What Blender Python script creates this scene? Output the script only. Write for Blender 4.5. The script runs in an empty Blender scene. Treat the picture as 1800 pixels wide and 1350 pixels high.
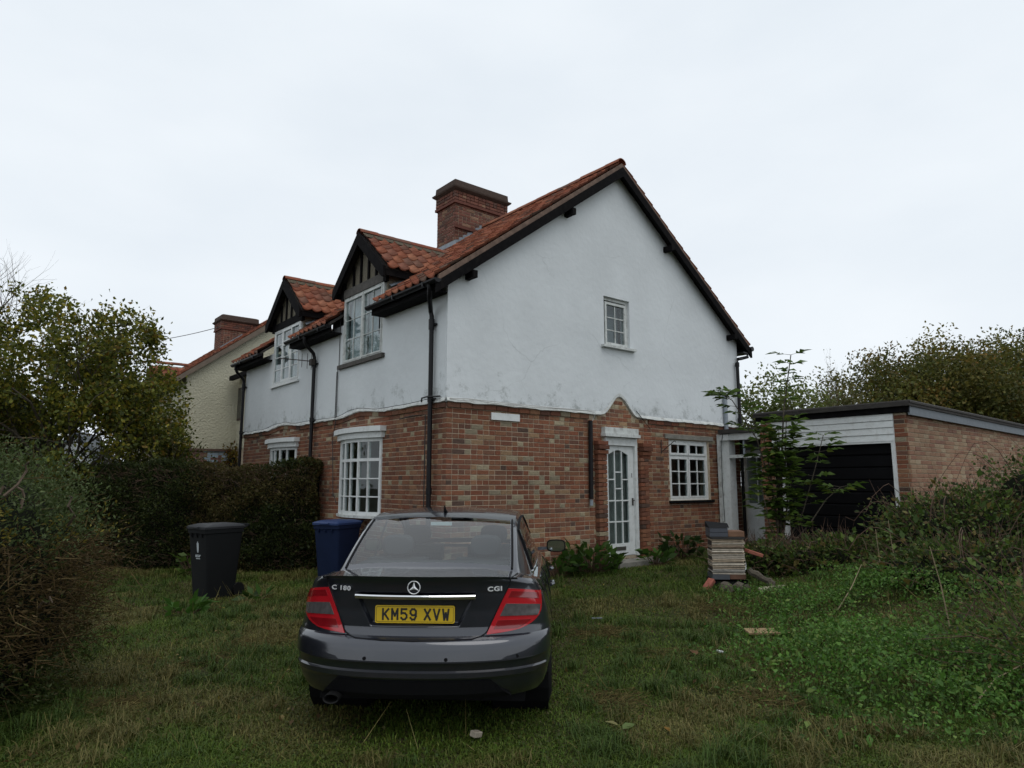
import bpy, math, random
import numpy as np
from mathutils import Matrix, Vector

# ---------------------------------------------------------------- camera, sky, sun, exposure
scene = bpy.context.scene
COL = scene.collection
cam_d = bpy.data.cameras.new('camera'); cam = bpy.data.objects.new('camera', cam_d); COL.objects.link(cam)
cam.location = (0, 0, 1.65); cam.rotation_euler = (math.pi/2 + .1461, 0, 0)
cam_d.sensor_width = 36; cam_d.lens = 36*1195/1800.; cam_d.clip_end = 2000; cam_d.clip_start = .05
scene.camera = cam
scene.view_settings.view_transform = 'Standard'; scene.view_settings.look = 'None'
scene.view_settings.exposure = 0; scene.view_settings.gamma = 1
SUN_EL, SUN_AZ = math.radians(66), math.radians(150)      # azimuth clockwise from +Y: behind the camera, to its right
world = bpy.data.worlds.new('World'); scene.world = world; world.use_nodes = True
wn, wl = world.node_tree.nodes, world.node_tree.links
wn.clear()
wo = wn.new('ShaderNodeOutputWorld'); bg = wn.new('ShaderNodeBackground'); bg.inputs[1].default_value = .1
sky = wn.new('ShaderNodeTexSky'); sky.sky_type = 'NISHITA'; sky.sun_disc = False
sky.sun_elevation = SUN_EL; sky.sun_rotation = SUN_AZ
tc = wn.new('ShaderNodeTexCoord'); mp = wn.new('ShaderNodeMapping'); mp.inputs['Scale'].default_value = (1.1, 1.1, 2.6)
nz = wn.new('ShaderNodeTexNoise'); nz.inputs['Scale'].default_value = 1.7; nz.inputs['Detail'].default_value = 5; nz.inputs['Roughness'].default_value = .5
rp = wn.new('ShaderNodeValToRGB'); e = rp.color_ramp.elements
e[0].position = .3; e[0].color = (.735, .80, .865, 1); e[1].position = .7; e[1].color = (.86, .91, .955, 1)
mu = wn.new('ShaderNodeVectorMath'); mu.operation = 'SCALE'; mu.inputs['Scale'].default_value = 10.7
mx = wn.new('ShaderNodeMixRGB'); mx.inputs[0].default_value = .965
wl.new(tc.outputs['Generated'], mp.inputs[0]); wl.new(mp.outputs[0], nz.inputs[0]); wl.new(nz.outputs[0], rp.inputs[0])
wl.new(rp.outputs[0], mu.inputs[0]); wl.new(sky.outputs[0], mx.inputs[1]); wl.new(mu.outputs[0], mx.inputs[2])
wl.new(mx.outputs[0], bg.inputs[0]); wl.new(bg.outputs[0], wo.inputs[0])
sd = bpy.data.lights.new('sun', 'SUN'); sd.energy = .8; sd.angle = math.radians(40); sd.color = (1, .97, .93)
sun = bpy.data.objects.new('sun', sd); COL.objects.link(sun)
_d = Vector((math.sin(SUN_AZ)*math.cos(SUN_EL), math.cos(SUN_AZ)*math.cos(SUN_EL), math.sin(SUN_EL)))
sun.rotation_euler = _d.to_track_quat('Z', 'Y').to_euler(); sun.location = (0, 0, 30)

rng = np.random.default_rng(7); random.seed(7)
# ---------------------------------------------------------------- frames
YAW = .8882
CX, CY = -.953, 9.87
GV = np.array([math.sin(YAW), math.cos(YAW)]); FV = np.array([-math.cos(YAW), math.sin(YAW)])
ROT = math.atan2(GV[1], GV[0])
def W2(s, t): return CX + s*GV[0] + t*FV[0], CY + s*GV[1] + t*FV[1]

def sm(a, b, x): x = np.clip((np.asarray(x, float)-a)/(b-a), 0, 1); return x*x*(3-2*x)
def _h(ix, iy, iz=0):
    n = (np.asarray(ix, np.int64)*374761393 + np.asarray(iy, np.int64)*668265263 + np.asarray(iz, np.int64)*2147483647) & 0x7fffffff
    n = ((n ^ (n >> 13))*1274126177) & 0x7fffffff
    return ((n ^ (n >> 16)) & 0xffff)/65535.
def noise2(x, y):
    x = np.asarray(x, float); y = np.asarray(y, float); ix = np.floor(x).astype(np.int64); iy = np.floor(y).astype(np.int64)
    fx = x-ix; fy = y-iy; fx = fx*fx*(3-2*fx); fy = fy*fy*(3-2*fy)
    return (_h(ix, iy)*(1-fx)+_h(ix+1, iy)*fx)*(1-fy)+(_h(ix, iy+1)*(1-fx)+_h(ix+1, iy+1)*fx)*fy
def fbm(x, y): return .55*noise2(x, y)+.3*noise2(x*2.1+7, y*2.1+3)+.15*noise2(x*4.3+1, y*4.3+9)

_HP = np.array([(-.6,5.2,.02),(-.6,8,.04),(-1.6,9,.06),(-4.3,10.4,0),(-3.4,12.5,.02),(-.95,9.7,.2),(2,11.6,.27),(3.3,13,.33),(3,9.9,.2),
  (5,13,.5),(6.5,11.2,.8),(4,5,.05),(6,7.5,.5),(2.2,7,.09),(-4,6,0),(.5,3,-.02),(5.2,9.2,.5),(7.5,9.5,.95),(9,12,.9),(-9,12,.05),(-9,5,.1),(0,16,.3),(10,16,.7),(-8,22,.3)])
def H(x, y):
    x = np.asarray(x, float); y = np.asarray(y, float); a = np.zeros_like(x+y); w = np.zeros_like(x+y)+1e-9
    for px, py, pz in _HP:
        k = 1/(.35+(x-px)**2+(y-py)**2)**1.6; a += k*pz; w += k
    return a/w + .035*(fbm(x*1.3, y*1.3)-.5) + .05*(fbm(x*.45+5, y*.45)-.5)

# ---------------------------------------------------------------- materials
def nodes(name):
    m = bpy.data.materials.new(name); m.use_nodes = True; t = m.node_tree
    return m, t.nodes, t.links, t.nodes['Principled BSDF']
def mat(name, col, rough=.7, var=.12, scale=6, bump=.0, bscale=40, metal=0, spec=.5, coat=0, attr=False, dark=None, dscale=2.5, damt=.5):
    m, n, l, b = nodes(name)
    b.inputs['Roughness'].default_value = rough; b.inputs['Metallic'].default_value = metal
    b.inputs['Specular IOR Level'].default_value = spec
    b.inputs['Coat Weight'].default_value = coat; b.inputs['Coat Roughness'].default_value = .04
    co = n.new('ShaderNodeTexCoord')
    if attr:
        src = n.new('ShaderNodeAttribute'); src.attribute_name = 'Col'; base = src.outputs['Color']
    else:
        src = n.new('ShaderNodeRGB'); src.outputs[0].default_value = (*col, 1); base = src.outputs[0]
    z = n.new('ShaderNodeTexNoise'); z.inputs['Scale'].default_value = scale; z.inputs['Detail'].default_value = 5
    l.new(co.outputs['Object'], z.inputs[0])
    mr = n.new('ShaderNodeMapRange'); mr.inputs[1].default_value = .25; mr.inputs[2].default_value = .75
    mr.inputs[3].default_value = 1-var; mr.inputs[4].default_value = 1+var
    l.new(z.outputs[0], mr.inputs[0])
    hs = n.new('ShaderNodeVectorMath'); hs.operation = 'SCALE'; l.new(base, hs.inputs[0]); l.new(mr.outputs[0], hs.inputs['Scale'])
    out = hs.outputs[0]
    if dark is not None:
        z2 = n.new('ShaderNodeTexNoise'); z2.inputs['Scale'].default_value = dscale; z2.inputs['Detail'].default_value = 8; z2.inputs['Roughness'].default_value = .65
        l.new(co.outputs['Object'], z2.inputs[0])
        r2 = n.new('ShaderNodeMapRange'); r2.inputs[1].default_value = .5; r2.inputs[2].default_value = .7; r2.inputs[4].default_value = damt
        l.new(z2.outputs[0], r2.inputs[0])
        mm = n.new('ShaderNodeMixRGB'); mm.inputs[2].default_value = (*dark, 1); l.new(r2.outputs[0], mm.inputs[0]); l.new(out, mm.inputs[1]); out = mm.outputs[0]
    l.new(out, b.inputs['Base Color'])
    if bump:
        z3 = n.new('ShaderNodeTexNoise'); z3.inputs['Scale'].default_value = bscale; z3.inputs['Detail'].default_value = 4
        l.new(co.outputs['Object'], z3.inputs[0])
        bm = n.new('ShaderNodeBump'); bm.inputs['Strength'].default_value = bump; bm.inputs['Distance'].default_value = .02
        l.new(z3.outputs[0], bm.inputs['Height']); l.new(bm.outputs[0], b.inputs['Normal'])
    return m
def leafmat(name, trans=.3, rough=.55, spec=.25):
    m, n, l, b = nodes(name)
    a = n.new('ShaderNodeAttribute'); a.attribute_name = 'Col'
    b.inputs['Roughness'].default_value = rough; b.inputs['Specular IOR Level'].default_value = spec
    l.new(a.outputs['Color'], b.inputs['Base Color'])
    if trans:
        t = n.new('ShaderNodeBsdfTranslucent'); l.new(a.outputs['Color'], t.inputs[0])
        x = n.new('ShaderNodeMixShader'); x.inputs[0].default_value = trans
        l.new(b.outputs[0], x.inputs[1]); l.new(t.outputs[0], x.inputs[2]); l.new(x.outputs[0], n['Material Output'].inputs[0])
    return m
def glassmat(name, tint=(.85, .9, .9), ior=1.7, rough=.0, bump=.0):
    m, n, l, b = nodes(name); n.remove(b)
    t = n.new('ShaderNodeBsdfTransparent'); t.inputs[0].default_value = (*tint, 1)
    g = n.new('ShaderNodeBsdfGlossy'); g.inputs['Roughness'].default_value = rough
    f = n.new('ShaderNodeFresnel'); ge = n.new('ShaderNodeNewGeometry'); ri = n.new('ShaderNodeMapRange')   # same reflectance from both sides of the thin pane
    ri.inputs[3].default_value = ior; ri.inputs[4].default_value = 1/ior; l.new(ge.outputs['Backfacing'], ri.inputs[0]); l.new(ri.outputs[0], f.inputs[0])
    x = n.new('ShaderNodeMixShader'); l.new(f.outputs[0], x.inputs[0]); l.new(t.outputs[0], x.inputs[1]); l.new(g.outputs[0], x.inputs[2])
    if bump:
        c = n.new('ShaderNodeTexCoord'); z = n.new('ShaderNodeTexNoise'); z.inputs['Scale'].default_value = 3
        bm = n.new('ShaderNodeBump'); bm.inputs['Strength'].default_value = bump; bm.inputs['Distance'].default_value = .03
        l.new(c.outputs['Object'], z.inputs[0]); l.new(z.outputs[0], bm.inputs['Height']); l.new(bm.outputs[0], g.inputs['Normal'])
    l.new(x.outputs[0], n['Material Output'].inputs[0]); return m

def render_mat(name, base, stain, blotch):
    """painted cement render: trowelled relief, hairline cracks, mildew and scuffs rising from the foot"""
    m, n, l, b = nodes(name); b.inputs['Roughness'].default_value = .85; b.inputs['Specular IOR Level'].default_value = .25
    co = n.new('ShaderNodeTexCoord'); sp = n.new('ShaderNodeSeparateXYZ'); l.new(co.outputs['Object'], sp.inputs[0])
    big = n.new('ShaderNodeTexNoise'); big.inputs['Scale'].default_value = 1.1; big.inputs['Detail'].default_value = 6; l.new(co.outputs['Object'], big.inputs[0])
    r1 = n.new('ShaderNodeMapRange'); r1.inputs[1].default_value = .3; r1.inputs[2].default_value = .7; r1.inputs[3].default_value = .93; r1.inputs[4].default_value = 1.04
    l.new(big.outputs[0], r1.inputs[0])
    rgb = n.new('ShaderNodeRGB'); rgb.outputs[0].default_value = (*base, 1)
    sc = n.new('ShaderNodeVectorMath'); sc.operation = 'SCALE'; l.new(rgb.outputs[0], sc.inputs[0]); l.new(r1.outputs[0], sc.inputs['Scale'])
    # mildew: patchy noise, strongest in the lowest half metre
    pn = n.new('ShaderNodeTexNoise'); pn.inputs['Scale'].default_value = 2.6; pn.inputs['Detail'].default_value = 14; pn.inputs['Roughness'].default_value = .8; l.new(co.outputs['Object'], pn.inputs[0])
    zr = n.new('ShaderNodeMapRange'); zr.inputs[1].default_value = 2.85; zr.inputs[2].default_value = 3.55; zr.inputs[3].default_value = .165; zr.inputs[4].default_value = -.07; l.new(sp.outputs[2], zr.inputs[0])
    ad = n.new('ShaderNodeMath'); l.new(pn.outputs[0], ad.inputs[0]); l.new(zr.outputs[0], ad.inputs[1])
    r2 = n.new('ShaderNodeMapRange'); r2.inputs[1].default_value = .61; r2.inputs[2].default_value = .76; r2.inputs[4].default_value = blotch; l.new(ad.outputs[0], r2.inputs[0])
    m1 = n.new('ShaderNodeMixRGB'); m1.inputs[2].default_value = (*stain, 1); l.new(r2.outputs[0], m1.inputs[0]); l.new(sc.outputs[0], m1.inputs[1])
    # hairline cracks
    wv = n.new('ShaderNodeTexNoise'); wv.inputs['Scale'].default_value = 1.6; wv.inputs['Detail'].default_value = 6; l.new(co.outputs['Object'], wv.inputs[0])
    vm = n.new('ShaderNodeVectorMath'); vm.operation = 'MULTIPLY_ADD'; vm.inputs[1].default_value = (.5, .5, .5); l.new(wv.outputs['Color'], vm.inputs[0]); l.new(co.outputs['Object'], vm.inputs[2])
    vo = n.new('ShaderNodeTexVoronoi'); vo.feature = 'DISTANCE_TO_EDGE'; vo.inputs['Scale'].default_value = .55; l.new(vm.outputs[0], vo.inputs[0])
    r3 = n.new('ShaderNodeMapRange'); r3.inputs[1].default_value = .0; r3.inputs[2].default_value = .006; r3.inputs[3].default_value = .26; r3.inputs[4].default_value = 0; l.new(vo.outputs[0], r3.inputs[0])
    cm = n.new('ShaderNodeMath'); cm.operation = 'MULTIPLY'; l.new(r3.outputs[0], cm.inputs[0]); l.new(r1.outputs[0], cm.inputs[1])
    cb = n.new('ShaderNodeTexNoise'); cb.inputs['Scale'].default_value = .7; l.new(co.outputs['Object'], cb.inputs[0])
    r4 = n.new('ShaderNodeMapRange'); r4.inputs[1].default_value = .48; r4.inputs[2].default_value = .62; l.new(cb.outputs[0], r4.inputs[0])
    c2 = n.new('ShaderNodeMath'); c2.operation = 'MULTIPLY'; l.new(cm.outputs[0], c2.inputs[0]); l.new(r4.outputs[0], c2.inputs[1])
    m2 = n.new('ShaderNodeMixRGB'); m2.inputs[2].default_value = (*stain, 1); l.new(c2.outputs[0], m2.inputs[0]); l.new(m1.outputs[0], m2.inputs[1])
    l.new(m2.outputs[0], b.inputs['Base Color'])
    f = n.new('ShaderNodeTexNoise'); f.inputs['Scale'].default_value = 9; f.inputs['Detail'].default_value = 6; l.new(co.outputs['Object'], f.inputs[0])
    bm = n.new('ShaderNodeBump'); bm.inputs['Strength'].default_value = .35; bm.inputs['Distance'].default_value = .02
    l.new(f.outputs[0], bm.inputs['Height']); l.new(bm.outputs[0], b.inputs['Normal'])
    return m

M = {}
M['render'] = render_mat('white_render', (.655, .685, .695), (.24, .26, .245), .85)
M['cream'] = render_mat('cream_pebbledash', (.50, .475, .36), (.28, .27, .2), .3)
_n = M['cream'].node_tree.nodes
for q in _n:
    if q.type == 'BUMP': q.inputs['Strength'].default_value = 1; q.inputs['Distance'].default_value = .045
    if q.type == 'TEX_NOISE' and q.inputs['Scale'].default_value == 9: q.inputs['Scale'].default_value = 17; q.inputs['Detail'].default_value = 3
M['brick'] = mat('brick', (0,0,0), .88, .22, 25, .5, 60, attr=True, spec=.25)
M['mortar'] = mat('mortar', (.44, .36, .265), .95, .2, 14, .4, 80, spec=.2)
M['tile'] = mat('clay_pantile', (0,0,0), .85, .25, 18, .25, 70, attr=True, spec=.25, dark=(.09,.075,.05), dscale=7, damt=.45)
M['black'] = mat('black_paint', (.006, .0055, .006), .85, .3, 12, .1, 50, spec=.08, dark=(.026,.023,.02), dscale=9, damt=.3)
M['blackpipe'] = mat('black_plastic_pipe', (.007, .0065, .008), .4, .2, 10, spec=.25)
M['white'] = mat('white_gloss_paint', (.66, .68, .67), .5, .06, 9, .1, 60, dark=(.33,.31,.27), dscale=11, damt=.35)
M['oldwhite'] = mat('peeling_white_paint', (.56, .58, .56), .7, .12, 9, .3, 40, dark=(.2,.19,.17), dscale=8, damt=.75)
M['greywood'] = mat('weathered_timber', (.075, .068, .06), .85, .35, 14, .4, 30)
M['dash'] = mat('grey_pebbledash', (.17, .15, .11), .95, .3, 40, .9, 90)
M['lead'] = mat('lead_flashing', (.23, .26, .29), .55, .2, 8, .2, 20)
M['glass'] = glassmat('window_glass', (.8, .85, .85), 1.55, .0, .12)
M['blind'] = mat('grey_blind', (.26, .28, .30), .9, .1)
M['net'] = mat('net_curtain', (.60, .63, .66), .9, .15, 9)
M['room'] = mat('dim_plaster', (.45, .43, .40), .9, .1)
M['concrete'] = mat('concrete', (.2, .19, .165), .9, .2, 9, .4, 60, dark=(.07,.075,.05), dscale=5)
M['felt'] = mat('roofing_felt', (.035, .031, .028), .9, .25, 9, .3, 60, dark=(.08,.07,.055), dscale=3)
M['greyboard'] = mat('grey_painted_board', (.13, .15, .17), .6, .15, 9)
M['wire'] = mat('cable', (.02, .02, .02), .6, 0)
M['iron'] = mat('rusty_iron', (.03, .022, .018), .7, .3)
M['bark'] = mat('bark', (.075, .062, .045), .95, .35, 10, .6, 30)
M['bark2'] = mat('twig', (.085, .05, .032), .95, .3, 10)
M['leaf'] = leafmat('leaf', .35)
M['grass'] = leafmat('grass_blade', .25, .6, .2)
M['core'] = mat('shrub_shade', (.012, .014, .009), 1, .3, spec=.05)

# ---------------------------------------------------------------- mesh helpers
def link(o, parent=None):
    COL.objects.link(o)
    if parent is not None: o.parent = parent
    return o
def mesh_np(name, V, F, cols=None, smooth=False):
    """V (n,3); F (m,k) faces of one size; cols (m,3)"""
    me = bpy.data.meshes.new(name); V = np.asarray(V, np.float32); F = np.asarray(F, np.int32); k = F.shape[1]
    me.vertices.add(len(V)); me.vertices.foreach_set('co', V.ravel())
    me.loops.add(F.size); me.loops.foreach_set('vertex_index', F.ravel())
    me.polygons.add(len(F)); me.polygons.foreach_set('loop_start', np.arange(0, F.size, k, dtype=np.int32))
    try: me.polygons.foreach_set('loop_total', np.full(len(F), k, np.int32))
    except Exception: pass
    if cols is not None:
        a = me.attributes.new('Col', 'FLOAT_COLOR', 'FACE'); c = np.ones((len(F), 4), np.float32); c[:, :3] = cols; a.data.foreach_set('color', c.ravel())
    if smooth: me.polygons.foreach_set('use_smooth', np.ones(len(F), bool))
    me.update(calc_edges=True); return me
class MB:
    def __init__(s, org=(0, 0, 0)): s.v = []; s.f = []; s.c = []; s.org = np.array(org, float)
    def add(s, V, F, col=None):
        o = len(s.v); s.v.extend([tuple(p) for p in V])
        for f in F: s.f.append(tuple(i+o for i in f)); s.c.append(col or (1, 1, 1))
        return s
    def box(s, a, b, col=None):
        x0, y0, z0 = a; x1, y1, z1 = b
        if x0 > x1: x0, x1 = x1, x0
        if y0 > y1: y0, y1 = y1, y0
        if z0 > z1: z0, z1 = z1, z0
        return s.add([(x0,y0,z0),(x1,y0,z0),(x1,y1,z0),(x0,y1,z0),(x0,y0,z1),(x1,y0,z1),(x1,y1,z1),(x0,y1,z1)],
            [(0,3,2,1),(4,5,6,7),(0,1,5,4),(1,2,6,5),(2,3,7,6),(3,0,4,7)], col)
    def tube(s, pts, r, n=8, cap=True, col=None):
        P = [Vector(p) for p in pts]; R = r if hasattr(r, '__len__') else [r]*len(P); V = []; F = []
        up = Vector((0, 0, 1))
        for i, p in enumerate(P):
            t = (P[min(i+1, len(P)-1)]-P[max(i-1, 0)])
            t = t.normalized() if t.length > 1e-9 else Vector((0,0,1))
            a = t.cross(up if abs(t.z) < .95 else Vector((1, 0, 0))).normalized(); b = t.cross(a)
            for k in range(n):
                q = 2*math.pi*k/n; V.append(p+(a*math.cos(q)+b*math.sin(q))*R[i])
        for i in range(len(P)-1):
            for k in range(n): F.append((i*n+k, i*n+(k+1) % n, (i+1)*n+(k+1) % n, (i+1)*n+k))
        if cap: F.append(tuple(range(n))[::-1]); F.append(tuple((len(P)-1)*n+k for k in range(n)))
        return s.add(V, F, col)
    def beam(s, p, q, w, h, up=(0, 0, 1), col=None):
        """rectangular bar from p to q; w across, h along 'up'"""
        p = Vector(p); q = Vector(q); t = (q-p).normalized(); a = t.cross(Vector(up)).normalized(); b = a.cross(t)
        V = []
        for c in (p, q):
            for i, j in ((-1, -1), (1, -1), (1, 1), (-1, 1)): V.append(c+a*(w/2*i)+b*(h/2*j))
        return s.add(V, [(0,1,2,3)[::-1],(4,5,6,7),(0,1,5,4),(1,2,6,5),(2,3,7,6),(3,0,4,7)], col)
    def prism(s, poly, axis, a, b, col=None):
        """poly of 2-D points extruded along axis from a to b (axis 'x': (y,z), 'y': (x,z), 'z': (x,y))"""
        n = len(poly); V = []
        for d in (a, b):
            for u, w in poly: V.append({'x': (d, u, w), 'y': (u, d, w), 'z': (u, w, d)}[axis])
        F = [tuple(range(n)), tuple(range(n, 2*n))[::-1]]+[(i, n+i, n+(i+1) % n, (i+1) % n) for i in range(n)]
        return s.add(V, F, col)
    def strip(s, A, B, col=None):
        n = len(A); return s.add(list(A)+list(B), [(i, i+1, n+i+1, n+i) for i in range(n-1)], col)
    def mesh(s, name, smooth=False):
        me = bpy.data.meshes.new(name); V = [tuple(np.asarray(p, float)-s.org) for p in s.v]
        me.from_pydata(V, [], s.f); a = me.attributes.new('Col', 'FLOAT_COLOR', 'FACE')
        c = np.ones((len(s.f), 4), np.float32); c[:, :3] = np.array(s.c, np.float32).reshape(-1, 3); a.data.foreach_set('color', c.ravel())
        if smooth: me.polygons.foreach_set('use_smooth', np.ones(len(s.f), bool))
        me.update(); return me
    def build(s, name, m, parent=None, smooth=False, kind=None, label=None, fix=True):
        me = s.mesh(name, smooth); me.materials.append(M[m] if isinstance(m, str) else m)
        if fix:
            import bmesh
            b = bmesh.new(); b.from_mesh(me); bmesh.ops.recalc_face_normals(b, faces=b.faces); b.to_mesh(me); b.free()
        o = link(bpy.data.objects.new(name, me), parent)
        if kind: o['kind'] = kind
        if label: o['label'] = label
        return o
def empty(name, loc, rz=0, label=None, cat=None, group=None):
    o = link(bpy.data.objects.new(name, None)); o.location = loc; o.rotation_euler = (0, 0, rz); o.empty_display_size = .2
    return tag(o, label, cat, group)
def tag(o, label, cat=None, group=None, kind=None):
    if label: o['label'] = label
    if cat: o['category'] = cat
    if group: o['group'] = group
    if kind: o['kind'] = kind
    return o
def autosmooth(o, deg=35):
    me = o.data
    me.polygons.foreach_set('use_smooth', np.ones(len(me.polygons), bool))
    try: me.set_sharp_from_angle(angle=math.radians(deg))
    except Exception: pass
    return o
def text_obj(name, body, size, m, parent, matrix, extrude=.002, spacing=1., bold=0.):
    cu = bpy.data.curves.new(name, 'FONT'); cu.body = body; cu.size = size; cu.extrude = extrude; cu.align_x = 'CENTER'; cu.align_y = 'CENTER'
    cu.space_character = spacing; cu.offset = bold; cu.resolution_u = 3
    t = bpy.data.objects.new(name+'_tmp', cu); COL.objects.link(t); dg = bpy.context.evaluated_depsgraph_get()
    me = bpy.data.meshes.new_from_object(t.evaluated_get(dg)); me.name = name
    COL.objects.unlink(t); bpy.data.objects.remove(t)
    me.materials.clear(); me.materials.append(M[m] if isinstance(m, str) else m)
    o = link(bpy.data.objects.new(name, me), parent); o.matrix_local = matrix
    return o
# ================================================================= the ground
def axis_coords(lo, hi, step, far):
    a = list(np.arange(lo, hi+1e-6, step)); d = step; x = hi
    while x < far: d *= 1.45; x += d; a.append(x)
    d = step; x = lo
    while x > -far: d *= 1.45; x -= d; a.insert(0, x)
    return np.array(a)
gxs = axis_coords(-10, 10, .16, 500); gys = axis_coords(2, 16, .16, 500)
GX, GY = np.meshgrid(gxs, gys); fade = np.exp(-(np.maximum(0, np.hypot(GX, GY-9)-25)/60)**2)
V = np.stack([GX, GY, H(GX, GY)*fade], -1).reshape(-1, 3); nx_ = len(gxs); ny_ = len(gys)
ii, jj = np.meshgrid(np.arange(nx_-1), np.arange(ny_-1)); k0 = (jj*nx_+ii).ravel()
me = mesh_np('ground', V, np.stack([k0, k0+1, k0+nx_+1, k0+nx_], -1), smooth=True)
gm, n, l, b = nodes('rough_turf'); b.inputs['Roughness'].default_value = 1; b.inputs['Specular IOR Level'].default_value = .1
co = n.new('ShaderNodeTexCoord'); z1 = n.new('ShaderNodeTexNoise'); z1.inputs['Scale'].default_value = 1.1; z1.inputs['Detail'].default_value = 8; z1.inputs['Roughness'].default_value = .65
z2 = n.new('ShaderNodeTexNoise'); z2.inputs['Scale'].default_value = 22; z2.inputs['Detail'].default_value = 6
l.new(co.outputs['Object'], z1.inputs[0]); l.new(co.outputs['Object'], z2.inputs[0])
r = n.new('ShaderNodeValToRGB'); el = r.color_ramp.elements; el[0].position = .36; el[0].color = (.022, .028, .01, 1); el[1].position = .66; el[1].color = (.075, .055, .032, 1)
q = el.new(.5); q.color = (.042, .042, .018, 1)
l.new(z1.outputs[0], r.inputs[0]); mr = n.new('ShaderNodeMapRange'); mr.inputs[1].default_value = .3; mr.inputs[2].default_value = .7; mr.inputs[3].default_value = .5; mr.inputs[4].default_value = 1.4
l.new(z2.outputs[0], mr.inputs[0]); sc_ = n.new('ShaderNodeVectorMath'); sc_.operation = 'SCALE'; l.new(r.outputs[0], sc_.inputs[0]); l.new(mr.outputs[0], sc_.inputs['Scale']); l.new(sc_.outputs[0], b.inputs['Base Color'])
bp = n.new('ShaderNodeBump'); bp.inputs['Strength'].default_value = .8; bp.inputs['Distance'].default_value = .03; l.new(z2.outputs[0], bp.inputs['Height']); l.new(bp.outputs[0], b.inputs['Normal'])
me.materials.append(gm); ground = link(bpy.data.objects.new('ground', me)); ground['kind'] = 'structure'; ground['label'] = 'rough overgrown garden turf'

# ================================================================= building helpers (house coordinates: x along the gable, y along the front, z up)
GM = lambda u, d, z: (u, d, z)
FM = lambda u, d, z: (d, u, z)
def panel(mb, Mf, u0, u1, zb, zt, holes, d0, d1, du=.12, col=None):
    us = set(np.arange(u0, u1, du).round(4)) | {u0, u1}
    for h in holes: us |= {round(h[0], 4), round(h[1], 4)}
    us = sorted(x for x in us if u0-1e-6 <= x <= u1+1e-6)
    for a, b_ in zip(us[:-1], us[1:]):
        if b_-a < 1e-4: continue
        m_ = (a+b_)/2; iv = [(zb(a), zb(b_), zt(a), zt(b_))]
        for h in holes:
            if h[0] < m_ < h[1]:
                nv = []
                for (p, p2, q_, q2) in iv:
                    if h[2] > p: nv.append((p, p2, min(h[2], q_), min(h[2], q2)))
                    if h[3] < q_: nv.append((max(h[3], p), max(h[3], p2), q_, q2))
                iv = nv
        for p, p2, q_, q2 in iv:
            mb.add([Mf(a, d0, p), Mf(b_, d0, p2), Mf(b_, d0, q2), Mf(a, d0, q_), Mf(a, d1, p), Mf(b_, d1, p2), Mf(b_, d1, q2), Mf(a, d1, q_)],
                   [(0, 1, 2, 3), (7, 6, 5, 4), (0, 4, 5, 1), (3, 2, 6, 7)], col)
    for h in holes:
        for (a, b_, c, d_) in ((h[0], h[0], h[2], h[3]), (h[1], h[1], h[2], h[3])):
            mb.add([Mf(a, d0, c), Mf(a, d1, c), Mf(a, d1, d_), Mf(a, d0, d_)], [(0, 1, 2, 3)], col)
    for u in (u0, u1):
        mb.add([Mf(u, d0, zb(u)), Mf(u, d1, zb(u)), Mf(u, d1, zt(u)), Mf(u, d0, zt(u))], [(0, 1, 2, 3)], col)

REDS = [(x_, y_*1.07, w_*1.0) for x_, y_, w_ in [(.190,.066,.040),(.205,.076,.045),(.160,.062,.041),(.222,.094,.056),(.24,.115,.068),(.132,.059,.043),(.092,.053,.043),(.255,.152,.093),(.31,.24,.17),(.235,.185,.135),(.195,.086,.056),(.172,.077,.052)]]
RW = np.array([14,13,12,12,8,7,2.5,4.5,2.6,3,13,13], float)
def soot(u, z): return .80+.40*(int(float(fbm(u*.8+5, z*1.1+2))*9-1.5)/6.)
BUFF = [(.26,.155,.098),(.29,.19,.12),(.25,.135,.086),(.315,.225,.145),(.235,.122,.08),(.275,.165,.104),(.33,.25,.165),(.215,.115,.08)]
def pick(n_, w): return int(rng.choice(n_, p=np.array(w)/sum(w)))
BH, BG = .064, .075
def brick_geo(w, h=BH, d=.03, ch=.004):
    x = w/2; z = h/2
    V = [(-x, d, -z), (x, d, -z), (x, d, z), (-x, d, z), (-x, ch, -z), (x, ch, -z), (x, ch, z), (-x, ch, z), (-x+ch, 0, -z+ch), (x-ch, 0, -z+ch), (x-ch, 0, z-ch), (-x+ch, 0, z-ch)]
    F = [(8, 9, 10, 11), (4, 5, 9, 8), (5, 6, 10, 9), (6, 7, 11, 10), (7, 4, 8, 11), (0, 1, 5, 4), (1, 2, 6, 5), (2, 3, 7, 6), (3, 0, 4, 7)]
    return V, F
_bm = {}
def brick_mesh(kind, ci, pal, tagn, lev=1.):
    k = (kind, ci, tagn, lev)
    if k not in _bm:
        V, F = brick_geo(.215 if kind == 's' else .1025); m_ = MB(); m_.add(V, F, tuple(x*lev for x in pal[ci])); me_ = m_.mesh('brick'); me_.materials.append(M['brick']); _bm[k] = me_
    return _bm[k]
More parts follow.
